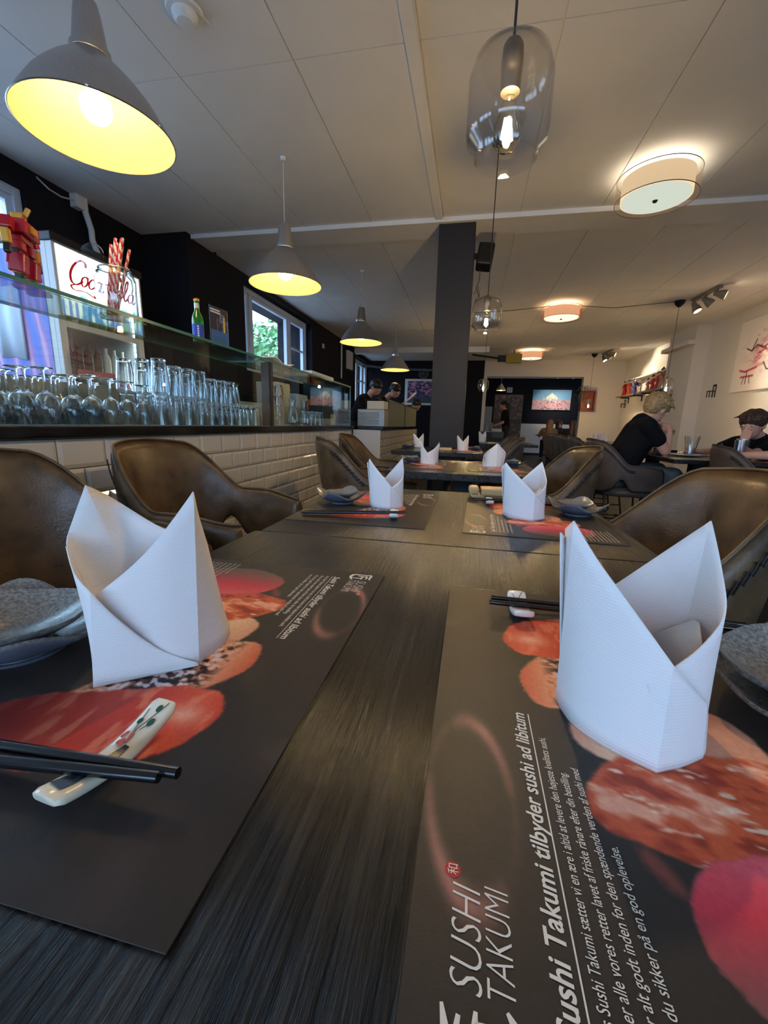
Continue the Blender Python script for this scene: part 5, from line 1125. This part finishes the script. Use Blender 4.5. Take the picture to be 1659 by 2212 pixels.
# ================================================================ FAR WALL AND ALCOVE
def blossom(U, V):
    C = np.zeros(U.shape + (3,)); C[:] = np.array((50, 62, 110)) / 255.; n = vnoise(U * 16, V * 20, 2); n2 = vnoise(U * 5, V * 6, 7); C = mixc(C, (222, 150, 172), np.clip((n - .45) * 6, 0, 1) * np.clip((V - .3) * 3 + n2, 0, 1)); C = mixc(C, (70, 84, 96), np.clip((.35 - V) * 5, 0, 1)); return C
ps = empty('blossom_poster', (-1.45, 12.29, 1.52)); tag(ps, 'white-framed poster of pink blossom on the far dark wall, partly behind the column', 'poster')
MB().box((-.48, -.03, -.02), (.62, 0, .70)).build('frame', M_trim_white, ps, bevel=.004); o = painted('poster_print', 60, 50, .96, .6, blossom, M_print, ps); o.rotation_euler = (math.pi / 2, 0, 0); o.location = (-.40, -.032, .04)
ck = empty('wall_clock', (-1.41, 12.29, 2.365)); tag(ck, 'round black wall clock on the far dark wall', 'clock')
MB().lathe([(.15, 0), (.155, .02), (.14, .03), (.135, .02), (0, .02)], 32, axis=(0, -1, 0)).build('clock_body', pbr('dark_clock_face', (40, 46, 62), .4), ck, smooth=.6)
nm_ = MB()
for k in range(12): a = k * math.pi / 6; nm_.box((.115 * math.sin(a) - .006, -.026, .115 * math.cos(a) - .012), (.115 * math.sin(a) + .006, -.022, .115 * math.cos(a) + .012))
nm_.build('hour_marks', pbr('grey_marks', (150, 156, 170), .5), ck); MB().box((-.004, -.028, 0), (.004, -.026, .10)).box((-.07, -.028, -.004), (0, -.026, .004)).build('hands', pbr('grey_marks', (150, 156, 170), .5), ck)
def fuji(U, V):
    C = np.zeros(U.shape + (3,)); C[:] = np.array((110, 168, 206)) / 255.; C = mixc(C, (170, 206, 224), np.clip(1 - V, 0, 1) * .8); n = vnoise(U * 30, V * 16, 2); n2 = vnoise(U * 9, V * 5, 5)
    h = .88 - .95 * np.abs(U - .5) ** .82 * 1.15; C = mixc(C, (150, 176, 206), np.clip((h - V) * 30, 0, 1)); C = mixc(C, (250, 238, 206), np.clip((h - V) * 30, 0, 1) * np.clip((V - .42 + (n - .5) * .5) * 5, 0, 1))
    b = .46 + .12 * np.abs(U - .5) + .06 * n2; C = mixc(C, (228, 178, 176), np.clip((b - V) * 14, 0, 1)); C = mixc(C, (150, 96, 110), np.clip((b - V) * 14, 0, 1) * np.clip((n - .58) * 7, 0, 1)); C = mixc(C, (90, 70, 90), np.clip((.12 - V) * 20, 0, 1) * np.clip((n - .5) * 6, 0, 1)); return C
mp = empty('mountain_picture', (2.64, 15.47, 1.56)); tag(mp, 'three-panel picture of a snowy mountain above pink blossom, spotlit on the black alcove wall', 'picture')
for k in range(3):
    MB().box((-.62 + k * .414, -.025, 0), (-.62 + k * .414 + .408, 0, .66)).build('canvas_panel', M_trim_white, mp)
    o = painted('panel_print', 40, 60, .404, .652, (lambda U, V, k=k: fuji((U + k) / 3, V)), M_print, mp); o.rotation_euler = (math.pi / 2, 0, 0); o.location = (-.618 + k * .414, -.028, .004)
def door_pic(U, V):
    C = np.zeros(U.shape + (3,)); C[:] = np.array((92, 80, 72)) / 255.; n = vnoise(U * 10, V * 14, 2); n2 = vnoise(U * 22, V * 26, 3); C = mixc(C, (176, 130, 116), np.clip((n2 - .5) * 5, 0, 1) * np.clip((V - .55) * 4, 0, 1)); C = mixc(C, (140, 128, 112), np.clip((n - .5) * 4, 0, 1) * (V < .6)); C = mixc(C, (60, 56, 54), np.clip((np.abs(V - .4) < .05) * 1., 0, 1) * .7); return C
dp = empty('picture_curtain', (1.24, 15.46, .55)); tag(dp, 'tall brown printed panel with blossom branches hanging behind the waitress', 'wall hanging')
MB().box((-.48, -.02, -.02), (.48, 0, 1.5)).build('backing', pbr('brown_frame', (110, 96, 80), .6), dp); o = painted('printed_cloth', 50, 80, .92, 1.46, door_pic, M_print, dp); o.rotation_euler = (math.pi / 2, 0, 0); o.location = (-.46, -.023, 0)
def sign_(U, V):
    C = np.ones(U.shape + (3,)) * .84; return mixc(C, (60, 70, 66), ((np.abs(U - .28) < .1) | (np.abs(U - .72) < .1)) * (((V * 4) % 1) < .5) * (np.abs(V - .5) < .36) * 1.)
sg2 = empty('wall_sign', (1.24, 15.48, 2.12)); tag(sg2, 'small white square sign above the brown printed panel', 'sign'); MB().box((-.09, -.01, 0), (.09, 0, .17)).build('plate', M_trim_white, sg2); o = painted('sign_print', 16, 16, .17, .16, sign_, M_print, sg2); o.rotation_euler = (math.pi / 2, 0, 0); o.location = (-.085, -.012, .005)
wl = empty('white_shade_lamp', (.82, 13.4, 2.02)); tag(wl, 'small white conical pendant lamp in the alcove doorway', 'pendant lamp'); MB().lathe([(.14, 0), (.125, .05), (.06, .13), (.045, .17), (.02, .2), (0, .2)], 28).build('lamp_shade', pbr('cream_enamel_shade', (220, 206, 184), .4), wl, smooth=1); MB().ball((0, 0, .02), .035, 12).build('bulb', emitter('dim_bulb_glow', (255, 226, 180), 14), wl); MB().tube([(0, 0, .2), (0, 0, .6)], .004, 6).build('cord', M_cord_w, wl)
for (x, l) in ((2.55, 'small white ceiling spotlight above the mountain picture'), (3.0, 'second small white ceiling spotlight to the right above the mountain picture')):
    s_ = empty('alcove_spotlight', (x, 14.2, 2.62)); tag(s_, l, 'spotlight'); MB().tube([(0, 0, 0), (0, 0, -.04), (0, .08, -.14)], [.01, .03, .045], 12).build('spot_head', M_trim_white, s_, smooth=1)
    li = bpy.data.lights.new('alcove_beam', 'SPOT'); li.energy = 22; li.spot_size = 1.0; li.spot_blend = .9; li.color = (1, .88, .72); li.shadow_soft_size = .03; lo = bpy.data.objects.new('alcove_beam', li); col.objects.link(lo); lo.parent = s_; lo.location = (0, .12, -.19)
    lo.rotation_euler = (math.radians(58), 0, 0)
cab = bx('grey_fridge', (.42, 13.0, 0), (.34, .4, 1.52), pbr('grey_fridge_steel', (92, 92, 92), .4, metal=.3), 'grey steel cabinet beside the waitress', 'fridge')
sideb = empty('service_counter', (.72, 11.9, 0)); tag(sideb, 'dark service counter in front of the waitress with stacked white napkins on it', 'counter'); MB().box((-.42, -.2, 0), (.16, .2, .80)).build('carcass', M_fd, sideb); MB().box((-.15, -.24, .66), (.16, -.2, .82)).build('crate_front', pbr('slate_crate', (62, 70, 80), .5), sideb); MB().box((-.44, -.22, .80), (-.16, .22, .82)).build('counter_top', M_lacq, sideb)
for k in range(6): o = MB().box((-.02, -.04, 0), (.02, .04, .09), top=.6).build('stacked_napkin', M_napkin, loc=(.60 + k * .042, 11.84, .81)); tag(o, 'white napkin in the little row on the service counter', 'napkin', 'napkins in a row on the service counter')
wg = tumbler(.16, .034, .05, 'water_glass'); wg.rotation_euler = (0, 0, 0); wg.location = (.46, 11.9, .8205); tag(wg, 'glass on the service counter beside the grey cabinet', 'glass')
# copper-coloured planter box on the white pier
plb = empty('planter_box', (2.98, 12.26, 1.42)); tag(plb, 'copper-coloured open box shelf with a trailing green plant on the white pier', 'planter'); M_cb = pbr('reddish_wood_box', (132, 66, 46), .5, var=.2)
MB().box((-.17, -.16, 0), (.17, .0, .02)).box((-.17, -.16, .50), (.17, 0, .52)).box((-.17, -.16, .02), (-.15, 0, .5)).box((.15, -.16, .02), (.17, 0, .5)).box((-.15, -.01, .02), (.15, 0, .5)).build('box_shelf', M_cb, plb)
lv = MB(); rr = random.Random(8)
for k in range(150):
    a = rr.uniform(0, 6.28); p = Vector((-.15 + rr.gauss(0, .06), -.1 + rr.gauss(0, .05), .5 + rr.uniform(-.35, .14))); s_ = rr.uniform(.02, .035); u = Vector((math.cos(a), math.sin(a), rr.uniform(-.6, .3))).normalized(); v = u.orthogonal().normalized(); lv.add([p - u * s_, p + v * s_ * .5, p + u * s_, p - v * s_ * .5], [(0, 1, 2, 3)])
f = lv.build('leaves', pbr('grey_green_leaf', (96, 122, 86), .6, var=.3), plb); f['kind'] = 'stuff'

# things on the youths' table
def bowl_plate(x, y, r, z, label, mat, cat='plate'):
    o = MB().lathe([(0, .004), (r * .6, .004), (r, .016), (r, .019), (r * .6, .009), (0, .009)], 32).build('round_plate', mat, smooth=.8, loc=(x, y, z)); return tag(o, label, cat)
bowl_plate(1.78, 3.95, .13, T, 'white plate in front of the glasses on the youths\' table', M_whitep); bowl_plate(1.68, 4.25, .11, T, 'plate of food beside the blond youth\'s elbow', M_whitep)
for i, (x, y) in enumerate(((1.60, 4.22), (1.66, 4.28), (1.73, 4.24), (1.70, 4.18), (1.95, 4.2), (2.0, 4.25))):
    o = MB().ball((0, 0, .015), .026, 10, sq=(1.3, .8, .55)).build('fried_bite', pbr('golden_batter', (206, 160, 110), .7, bump=.6, bscale=60, var=.2), smooth=1, loc=(x, y, T + .007)); tag(o, 'golden fried morsel on the youths\' table', 'food', 'fried morsels on the youths\' table')
def drink(x, y, h, r0, r1, label):
    o = MB().lathe([(0, 0), (r0, .001), (r0 * 1.05, h * .3), (r1, h), (r1 * .94, h), (r0 * .95, h * .3), (r0 * .9, .014), (0, .014)], 24).build('drinking_glass', M_glass, smooth=.9, loc=(x, y, T)); return tag(o, label, 'glass')
drink(1.85, 4.02, .17, .036, .055, 'large conical drinking glass in the middle of the youths\' table'); drink(1.90, 4.12, .16, .034, .052, 'second conical glass just behind the large one'); drink(2.12, 3.85, .15, .034, .04, 'straight drinking glass nearer the dark-haired boy'); drink(2.18, 3.92, .16, .034, .042, 'drinking glass behind the straight one by the dark-haired boy'); drink(1.52, 4.36, .15, .03, .036, 'glass mostly hidden behind the blond youth\'s forearm')
so = empty('soy_sauce_bottle', (1.97, 3.82, T)); tag(so, 'small black soy sauce bottle with a pale band on the youths\' table', 'bottle'); MB().lathe([(0, 0), (.034, .002), (.036, .01), (.036, .06), (.026, .085), (.018, .09), (.018, .105), (.01, .11), (.008, .12), (0, .12)], 20).build('bottle_body', M_lacq, so, smooth=.7); MB().lathe([(.037, .04), (.037, .055)], 20).build('pale_band', M_whitep, so)
bx('menu_holder', (1.62, 4.05, T), (.07, .03, .06), M_lacq, 'small black holder by the blond youth\'s arm', 'holder'); bx('black_sauce_box', (1.78, 4.33, T), (.2, .06, .035), M_lacq, 'low black box at the back of the youths\' table', 'box')
pk = bx('folded_menu', (2.08, 4.25, T), (.12, .10, .006), pbr('white_sheet', (226, 222, 214), .8), 'white sheet lying on the youths\' table', 'paper')

# ================================================================ PEOPLE
M_dkhair = pbr('dark_brown_hair', (66, 44, 32), .5, bump=.9, bscale=90, stretch=(1, 1, .25), var=.4, vscale=40); M_blond = pbr('dark_blond_hair', (158, 128, 86), .55, bump=.9, bscale=90, var=.45, vscale=50)
M_blackhair = pbr('black_hair', (24, 21, 22), .45, bump=.8, bscale=90); M_brownhair = pbr('light_brown_hair', (132, 98, 66), .5, bump=.8, bscale=90, var=.4, vscale=40); M_redbrown = pbr('chestnut_hair', (92, 56, 38), .5, bump=.8, bscale=90, var=.3)
M_jeans = pbr('blue_denim', (86, 94, 100), .85, var=.2, vscale=30); M_darktr = pbr('dark_trousers', (30, 31, 36), .85); M_eye = pbr('eye_dark', (30, 22, 20), .2); M_white_eye = pbr('eye_white', (230, 226, 222), .3); M_lip = pbr('lip', (176, 96, 88), .5)
def remesh(m, name, mat, parent, vox=.009, it=6):
    o = m.build(name, mat, parent); r = o.modifiers.new('r', 'REMESH'); r.mode = 'VOXEL'; r.voxel_size = vox; r.use_smooth_shade = True; s_ = o.modifiers.new('s', 'SMOOTH'); s_.iterations = it; s_.factor = .5; return o
def frame(d, up=Vector((0, 0, 1))):
    d = d.normalized(); r = d.cross(up).normalized(); u = r.cross(d).normalized(); return d, r, u
def head_parts(m, c, fwd, up=Vector((0, 0, 1)), s=1.0):
    """skull, jaw, nose, ears added to the body's union; c = centre of the head"""
    d, r, u = frame(fwd, up); q = Matrix((r, d, u)).transposed().to_quaternion()
    m.ball(c + u * .018 * s, .098 * s, 20, sq=(.80, .98, .98), q=q); m.ball(c + d * .022 * s - u * .035 * s, .075 * s, 16, sq=(.82, .92, 1.06), q=q); m.cap(c + d * .07 * s - u * .072 * s, c + d * .055 * s - u * .088 * s, .024 * s, .022 * s)
    m.cap(c + d * .094 * s + u * .012 * s, c + d * .112 * s - u * .022 * s, .008 * s, .013 * s); m.ball(c + d * .098 * s - u * .052 * s, .014 * s, 8, sq=(1.6, .8, .9), q=q)
    for sg in (-1, 1): m.ball(c + r * sg * .080 * s - u * .008 * s - d * .004 * s, .026 * s, 10, sq=(.35, .7, 1.15), q=q)
    return d, r, u
def face_details(root, c, d, r, u, s=1.0):
    for sg in (-1, 1):
        p = c + d * .090 * s + r * sg * .032 * s + u * .012 * s; MB().ball(p, .0100 * s, 10).build('eye', M_white_eye, root, smooth=3); MB().ball(p + d * .0052 * s - u * .001, .0064 * s, 8).build('iris', M_eye, root, smooth=3)
        MB().cap(p + u * .020 * s - r * .014 * s + d * .004 * s, p + u * .022 * s + r * .014 * s + d * .002 * s, .0035 * s, .0035 * s, 6).build('eyebrow', M_dkhair, root)
    MB().cap(c + d * .108 * s - u * .050 * s - r * .014 * s, c + d * .108 * s - u * .050 * s + r * .014 * s, .0055 * s, .0055 * s, 8).build('mouth', M_lip, root, smooth=3)
def hand(m, w, tip_dir, palm_up, curl=.6, s=1.0, thumb=1):
    """palm and five separate curled fingers; w = wrist, tip_dir = along the fingers, palm_up = back of the hand"""
    d, r, u = frame(tip_dir, palm_up); m.cap(w, w + d * .03 * s, .024 * s, .026 * s, 10)
    for k in range(4): m.cap(w + d * .02 * s + r * (k - 1.5) * .012 * s, w + d * .078 * s + r * (k - 1.5) * .019 * s, .013 * s, .0105 * s, 8)
    for k, L in enumerate((.060, .074, .068, .054)):
        p = w + d * .082 * s + r * (k - 1.5) * .020 * s; a = 0
        for j, f in enumerate((.45, .32, .23)): a += curl * (.5 + .35 * j); q = p + (d * math.cos(a) - u * math.sin(a)) * L * f * s * 1.15; m.cap(p, q, (.0088 - j * .0008) * s, (.0082 - j * .0008) * s, 8); p = q
    p = w + d * .022 * s + r * thumb * -.022 * s; q = p + (d * .6 - r * thumb * .8).normalized() * .036 * s - u * .012 * s; t = q + (d * .9 - r * thumb * .3 - u * .4 * curl).normalized() * .032 * s; m.cap(p, q, .012 * s, .0105 * s, 8); m.cap(q, t, .0102 * s, .008 * s, 8)
def hair_cap(root, c, d, r, u, mat, s=1.0, fringe=.5, back=.0, vol=1.0, seed=1, spikes=60):
    m = MB(); q = Matrix((r, d, u)).transposed().to_quaternion(); m.ball(c + u * .042 * s - d * .014 * s, .108 * s * vol, 18, sq=(.86, .98, .80), q=q); m.ball(c + u * .010 * s - d * .038 * s, .09 * s, 16, sq=(.88, .85, 1.0), q=q)
    rr = random.Random(seed)
    for k in range(spikes):                                      # locks lying over the crown and falling to the fringe
        a = rr.uniform(-2.6, 2.6); e = rr.uniform(.25 if abs(a) > 1.0 else .62, 1.35); v = (d * math.cos(a) + r * math.sin(a)) * math.cos(e) + u * math.sin(e); p = c + u * .035 * s - d * .012 * s + v * .088 * s * vol
        out = (d * math.cos(a) + r * math.sin(a)); L = rr.uniform(.025, .05) * (1 + fringe * max(0, math.cos(a))); qd = (out * .75 - u * rr.uniform(.2, .8)).normalized(); m.cap(p, p + qd * L * s, .013 * s, .004 * s, 6)
    return remesh(m, 'hair', mat, root, .007 * s if s > .5 else .007, 2)
def person(name_label, cfg, group=None):
    root = empty('person', cfg['root']); tag(root, name_label, 'person', group); O = Vector(cfg['root'])
    P = {k: Vector(v) - O for k, v in cfg['j'].items()}; s = cfg.get('s', 1.0); vox = cfg.get('vox', .009)
    m = MB(); d, r, u = head_parts(m, P['head'], Vector(cfg['face']), Vector(cfg.get('up', (0, 0, 1))), s)
    m.cap(P['neck'], P['head'] - u * .05 * s - d * .01, .052 * s, .05 * s); 
    sp = (P['shl'] + P['shr']) / 2; hp = P['hip']; ax = (P['shr'] - P['shl']).normalized(); w = cfg.get('w', 1.0)
    m.cap(sp - Vector((0, 0, .05)), hp, .085 * w, .095 * w)
    for a, b, ra, rb in (('shl', 'ell', .048, .040), ('ell', 'wrl', .038, .026), ('shr', 'elr', .048, .040), ('elr', 'wrr', .038, .026)): m.cap(P[a], P[b], ra * w, rb * w)
    for sg, n_ in ((-1, 'l'), (1, 'r')): hand(m, P['wr' + n_], Vector(cfg['hd' + n_]), Vector(cfg['hu' + n_]), cfg.get('curl', .8), s, sg)
    for n_, sg in (('l', -1), ('r', 1)):
        hj = hp + ax * sg * .09; m.cap(hj, P['kn' + n_], .08 * w, .055 * w); m.cap(P['kn' + n_], P['an' + n_], .052 * w, .036 * w)
    remesh(m, 'body', cfg.get('skin', M_skin), root, vox, 3); face_details(root, P['head'], d, r, u, s)
    t = MB(); q = Matrix.Identity(3)
    t.cap(P['shl'] * .85 + sp * .15, P['shr'] * .85 + sp * .15, .072 * w, .072 * w); t.cap(sp - Vector((0, 0, .05)) + ax * .07, hp + ax * .05 + Vector((0, 0, .02)), .12 * w, .125 * w); t.cap(sp - Vector((0, 0, .05)) - ax * .07, hp - ax * .05 + Vector((0, 0, .02)), .12 * w, .125 * w); t.cap(sp + Vector((0, 0, .02)), P['neck'] * .6 + sp * .4, .09 * w, .066 * w)
    k = cfg.get('sleeve', .8)
    for a, b in (('shl', 'ell'), ('shr', 'elr')): t.cap(P[a], P[a] + (P[b] - P[a]) * k, .066 * w, .060 * w)
    if cfg.get('long'):
        for a, b in (('ell', 'wrl'), ('elr', 'wrr')): t.cap(P[a], P[a] + (P[b] - P[a]) * .93, .056 * w, .040 * w)
    remesh(t, 'shirt', cfg.get('shirt', M_shirt), root, vox * 1.2, 5)
    t = MB(); 
    for n_, sg in (('l', -1), ('r', 1)):
        hj = hp + ax * sg * .09; t.cap(hj, P['kn' + n_], .10 * w, .074 * w); t.cap(P['kn' + n_], P['an' + n_], .07 * w, .055 * w)
    t.cap(hp - ax * .07, hp + ax * .07, .12 * w, .12 * w); remesh(t, 'trousers', cfg.get('trousers', M_darktr), root, vox * 1.3, 4)
    sh = MB()
    for n_ in 'lr': a = P['an' + n_]; f = Vector((cfg['toe'][0], cfg['toe'][1], 0)).normalized(); b_ = Vector((a.x, a.y, -O.z + .045)); sh.cap(b_ - f * .05, b_ + f * .15, .043, .04)
    remesh(sh, 'shoes', pbr('white_trainers', (206, 206, 206), .6), root, .012, 2)
    hc = cfg.get('hair')
    if hc: hair_cap(root, P['head'], d, r, u, hc[0], s, *hc[1:])
    if cfg.get('long_hair'):
        m = MB(); c = P['head']; L = cfg['long_hair'][1]; m.ball(c + u * .03 * s - d * .01, .112 * s, 16); 
        for k_ in range(9): a = (k_ - 4) * .22; o_ = (-d * math.cos(a) + r * math.sin(a)); m.cap(c + o_ * .085 + u * .02, c + o_ * (.10 + .03 * abs(math.sin(k_ * 2.3))) - Vector((0, 0, L * (1 - .1 * abs(a)))), .034, .018)
        remesh(m, 'long_hair', cfg['long_hair'][0], root, .009, 2)
    if cfg.get('tail'):
        m = MB(); c = P['head']; m.tube([c - d * .09 + u * .05, c - d * .14 + u * .01, c - d * .15 - Vector((0, 0, .12)), c - d * .14 - Vector((0, 0, .28)), c - d * .12 - Vector((0, 0, .46)), c - d * .10 - Vector((0, 0, .58))], [.03, .038, .042, .04, .03, .008], 10); remesh(m, 'ponytail', M_blackhair, root, .01, 2)
    return root, P
# blond youth at the right table, elbow on the table, seen from behind his right shoulder
person('blond person in a black t-shirt seen from behind, elbow on the table', dict(root=(1.36, 4.02, .0), face=(.62, .42, -.42), up=(.25, 0, 1), s=1.03, w=1.05, vox=.008,
    j=dict(head=(1.535, 4.02, 1.135), neck=(1.45, 4.01, 1.04), shl=(1.46, 4.20, .99), shr=(1.43, 3.83, .985), hip=(1.27, 4.0, .56), ell=(1.62, 4.26, .80), wrl=(1.70, 4.12, .90), elr=(1.595, 3.86, .79), wrr=(1.615, 3.90, .945), knl=(1.66, 4.12, .60), knr=(1.68, 3.86, .58), anl=(1.62, 4.14, .12), anr=(1.58, 3.84, .12)),
    hdl=(.1, -.5, .6), hul=(.6, 0, .3), hdr=(-.05, .35, .35), hur=(.0, -.5, 1), curl=1.1, toe=(1, .1), trousers=M_jeans, sleeve=.55, hair=(M_blond, .9, .0, 1.06, 3, 90)))
person('person with dark brown fringe and black t-shirt covering the mouth with one hand', dict(root=(2.52, 4.15, 0), face=(-.72, -.62, -.22), s=1.0, w=1.0, vox=.008,
    j=dict(head=(2.33, 4.12, 1.02), neck=(2.42, 4.17, .92), shl=(2.36, 4.36, .86), shr=(2.50, 4.02, .86), hip=(2.58, 4.22, .55), ell=(2.16, 4.30, .78), wrl=(2.02, 4.2, .78), elr=(2.25, 3.93, .775), wrr=(2.235, 4.02, .838), knl=(2.2, 4.24, .58), knr=(2.22, 4.02, .58), anl=(2.2, 4.25, .12), anr=(2.22, 4.0, .12)),
    hdl=(-1, -.1, 0), hul=(0, 0, 1), hdr=(.10, .12, .9), hur=(-.8, -.6, .0), curl=.3, toe=(-1, 0), sleeve=.6, hair=(M_dkhair, .9, 0, 1.05, 7, 90)))
person('person in a dark grey shirt cropped by the right edge, forearm on the table', dict(root=(2.62, 3.62, 0), face=(-.9, .3, -.1), s=1.0, w=1.05, vox=.009,
    j=dict(head=(2.55, 3.66, 1.03), neck=(2.58, 3.62, .93), shl=(2.42, 3.40, .86), shr=(2.62, 3.74, .87), hip=(2.72, 3.5, .55), ell=(2.22, 3.5, .80), wrl=(2.03, 3.6, .79), elr=(2.45, 3.8, .70), wrr=(2.3, 3.76, .79), knl=(2.3, 3.46, .58), knr=(2.3, 3.62, .58), anl=(2.3, 3.45, .12), anr=(2.3, 3.63, .12)),
    hdl=(-.9, .3, 0), hul=(0, 0, 1), hdr=(-1, 0, 0), hur=(0, 0, 1), toe=(-1, 0), sleeve=.75, shirt=pbr('charcoal_cotton', (52, 52, 56), .9), hair=(M_dkhair, .6, 0, 1.05, 9, 70)))
# sushi chefs
def chef(x, y, hx, label, mat, face, seed, hz=1.50):
    person(label, dict(root=(x, y, 0), face=face, s=1.0, w=1.02, vox=.012,
        j=dict(head=(x + hx, y - .03, hz), neck=(x + hx * .55, y, hz - .11), shl=(x + .02, y + .19, hz - .20), shr=(x + .02, y - .19, hz - .20), hip=(x - .10, y, .93), ell=(x + .12, y + .24, hz - .43), wrl=(x + .34, y + .1, hz - .48), elr=(x + .12, y - .24, hz - .45), wrr=(x + .34, y - .1, hz - .48), knl=(x - .1, y + .1, .5), knr=(x - .1, y - .1, .5), anl=(x - .1, y + .1, .1), anr=(x - .1, y - .1, .1)),
        hdl=(.9, -.2, -.3), hul=(0, 0, 1), hdr=(.9, .2, -.3), hur=(0, 0, 1), toe=(1, 0), sleeve=.7, skin=M_skin2, hair=(M_blackhair, .0, 0, 1.0, seed, 8)))
chef(-1.72, 6.6, .22, 'person in a black t-shirt bent over at the sushi counter, head shaved at the side', None, (.8, -.25, -.65), 2)
chef(-1.62, 7.3, .30, 'second black-haired person bent over behind the sushi counter, nearer the clock', None, (.8, -.2, -.6), 4, 1.51)
chef(-1.56, 8.75, .44, 'person half hidden by the column behind the far end of the sushi counter', None, (.6, -.6, -.5), 6, 1.34)
fp = MB(); fp.grid([[(0, 0, 0), (.0, .3, .02)], [(.25, .0, .16), (.25, .3, .18)], [(.42, 0, .32), (.42, .3, .33)]]); o = fp.build('white_paper_sheet', M_paper, smooth=1, loc=(-1.5, 8.1, 1.22)); o.modifiers.new('t', 'SOLIDIFY').thickness = .004; tag(o, 'large white sheet curling up behind the sushi counter glass', 'paper')
for k, (x, y) in enumerate(((-1.25, 6.85), (-1.22, 6.98), (-1.2, 7.11))):
    o = MB().lathe([(0, 0), (.03, .002), (.045, .05), (.05, .10), (.046, .10), (.04, .05), (0, .01)], 16).build('white_bowl', M_whitep, smooth=.8, loc=(x, y, 1.07)); o.location.z = .9125 + .16 if False else .9125; o.scale = (1, 1, 3.4); tag(o, 'white bowl stack behind the sushi counter glass', 'bowl', 'white bowls behind the sushi glass')
# waitress
person('person in black with a long dark ponytail standing by the grey cabinet', dict(root=(.93, 12.35, 0), face=(-1, -.1, -.15), s=.98, w=.92, vox=.013,
    j=dict(head=(.87, 12.35, 1.53), neck=(.91, 12.35, 1.40), shl=(.91, 12.17, 1.34), shr=(.93, 12.53, 1.34), hip=(.97, 12.35, .93), ell=(.86, 12.10, 1.06), wrl=(.66, 12.12, .98), elr=(.86, 12.58, 1.06), wrr=(.66, 12.5, .98), knl=(.97, 12.25, .5), knr=(.97, 12.45, .5), anl=(.98, 12.25, .1), anr=(.98, 12.45, .1)),
    hdl=(-1, 0, -.1), hul=(0, 0, 1), hdr=(-1, 0, -.1), hur=(0, 0, 1), toe=(-1, 0), sleeve=.75, skin=M_skin2, hair=(M_blackhair, .1, 0, .98, 5, 30), tail=True))
def diner(x, y, label, hair, L, shirt, face=(0, 1, -.1)):
    f = Vector(face).normalized(); sx = 1 if f.y > 0 else -1
    person(label, dict(root=(x, y, 0), face=face, s=.97, w=.9, vox=.013,
        j=dict(head=(x, y, 1.07), neck=(x, y - .03 * sx, .96), shl=(x - .17 * sx, y, .89), shr=(x + .17 * sx, y, .89), hip=(x, y - .08 * sx, .55), ell=(x - .24 * sx, y + .1 * sx, .72), wrl=(x - .14 * sx, y + .3 * sx, .79), elr=(x + .24 * sx, y + .1 * sx, .72), wrr=(x + .14 * sx, y + .3 * sx, .79), knl=(x - .1, y + .36 * sx, .55), knr=(x + .1, y + .36 * sx, .55), anl=(x - .1, y + .34 * sx, .1), anr=(x + .1, y + .34 * sx, .1)),
        hdl=(.2, 1 * sx, 0), hul=(0, 0, 1), hdr=(-.2, 1 * sx, 0), hur=(0, 0, 1), toe=(0, sx), sleeve=.9, long=True, shirt=shirt, long_hair=(hair, L)))
diner(2.24, 13.0, 'person with long blond-tipped hair seen from behind at the alcove table', M_brownhair, .36, pbr('tan_fur_coat', (126, 98, 66), .9, bump=.8, bscale=80))
diner(2.88, 13.05, 'person with long chestnut hair seen from behind, to the right of the blond one', M_redbrown, .34, pbr('dark_brown_top', (44, 34, 32), .9))
diner(2.72, 14.1, 'person facing the camera across the alcove table, face half hidden by chestnut hair', M_redbrown, .2, pbr('dark_brown_top', (44, 34, 32), .9), (0, -1, -.1))
table('j', 2.0, 3.2, 13.35, 13.85, 'alcove table between the seated people', T)
# stools under the diners
for (x, y, l) in ((2.24, 12.93, 'dark stool under the blond-tipped person in the alcove'), (2.88, 12.98, 'dark stool under the chestnut-haired person in the alcove'), (2.72, 14.17, 'dark stool under the person facing the camera in the alcove')):
    st = empty('stool', (x, y, 0)); tag(st, l, 'stool'); MB().lathe([(0, .40), (.17, .40), (.175, .42), (.17, .44), (0, .44)], 20).build('seat', M_fd, st)
    for a, b in ((-.12, -.12), (.12, -.12), (-.12, .12), (.12, .12)): MB().tube([(a, b, .40), (a * 1.2, b * 1.2, .0)], .012, 6).build('leg', M_black_metal, st)
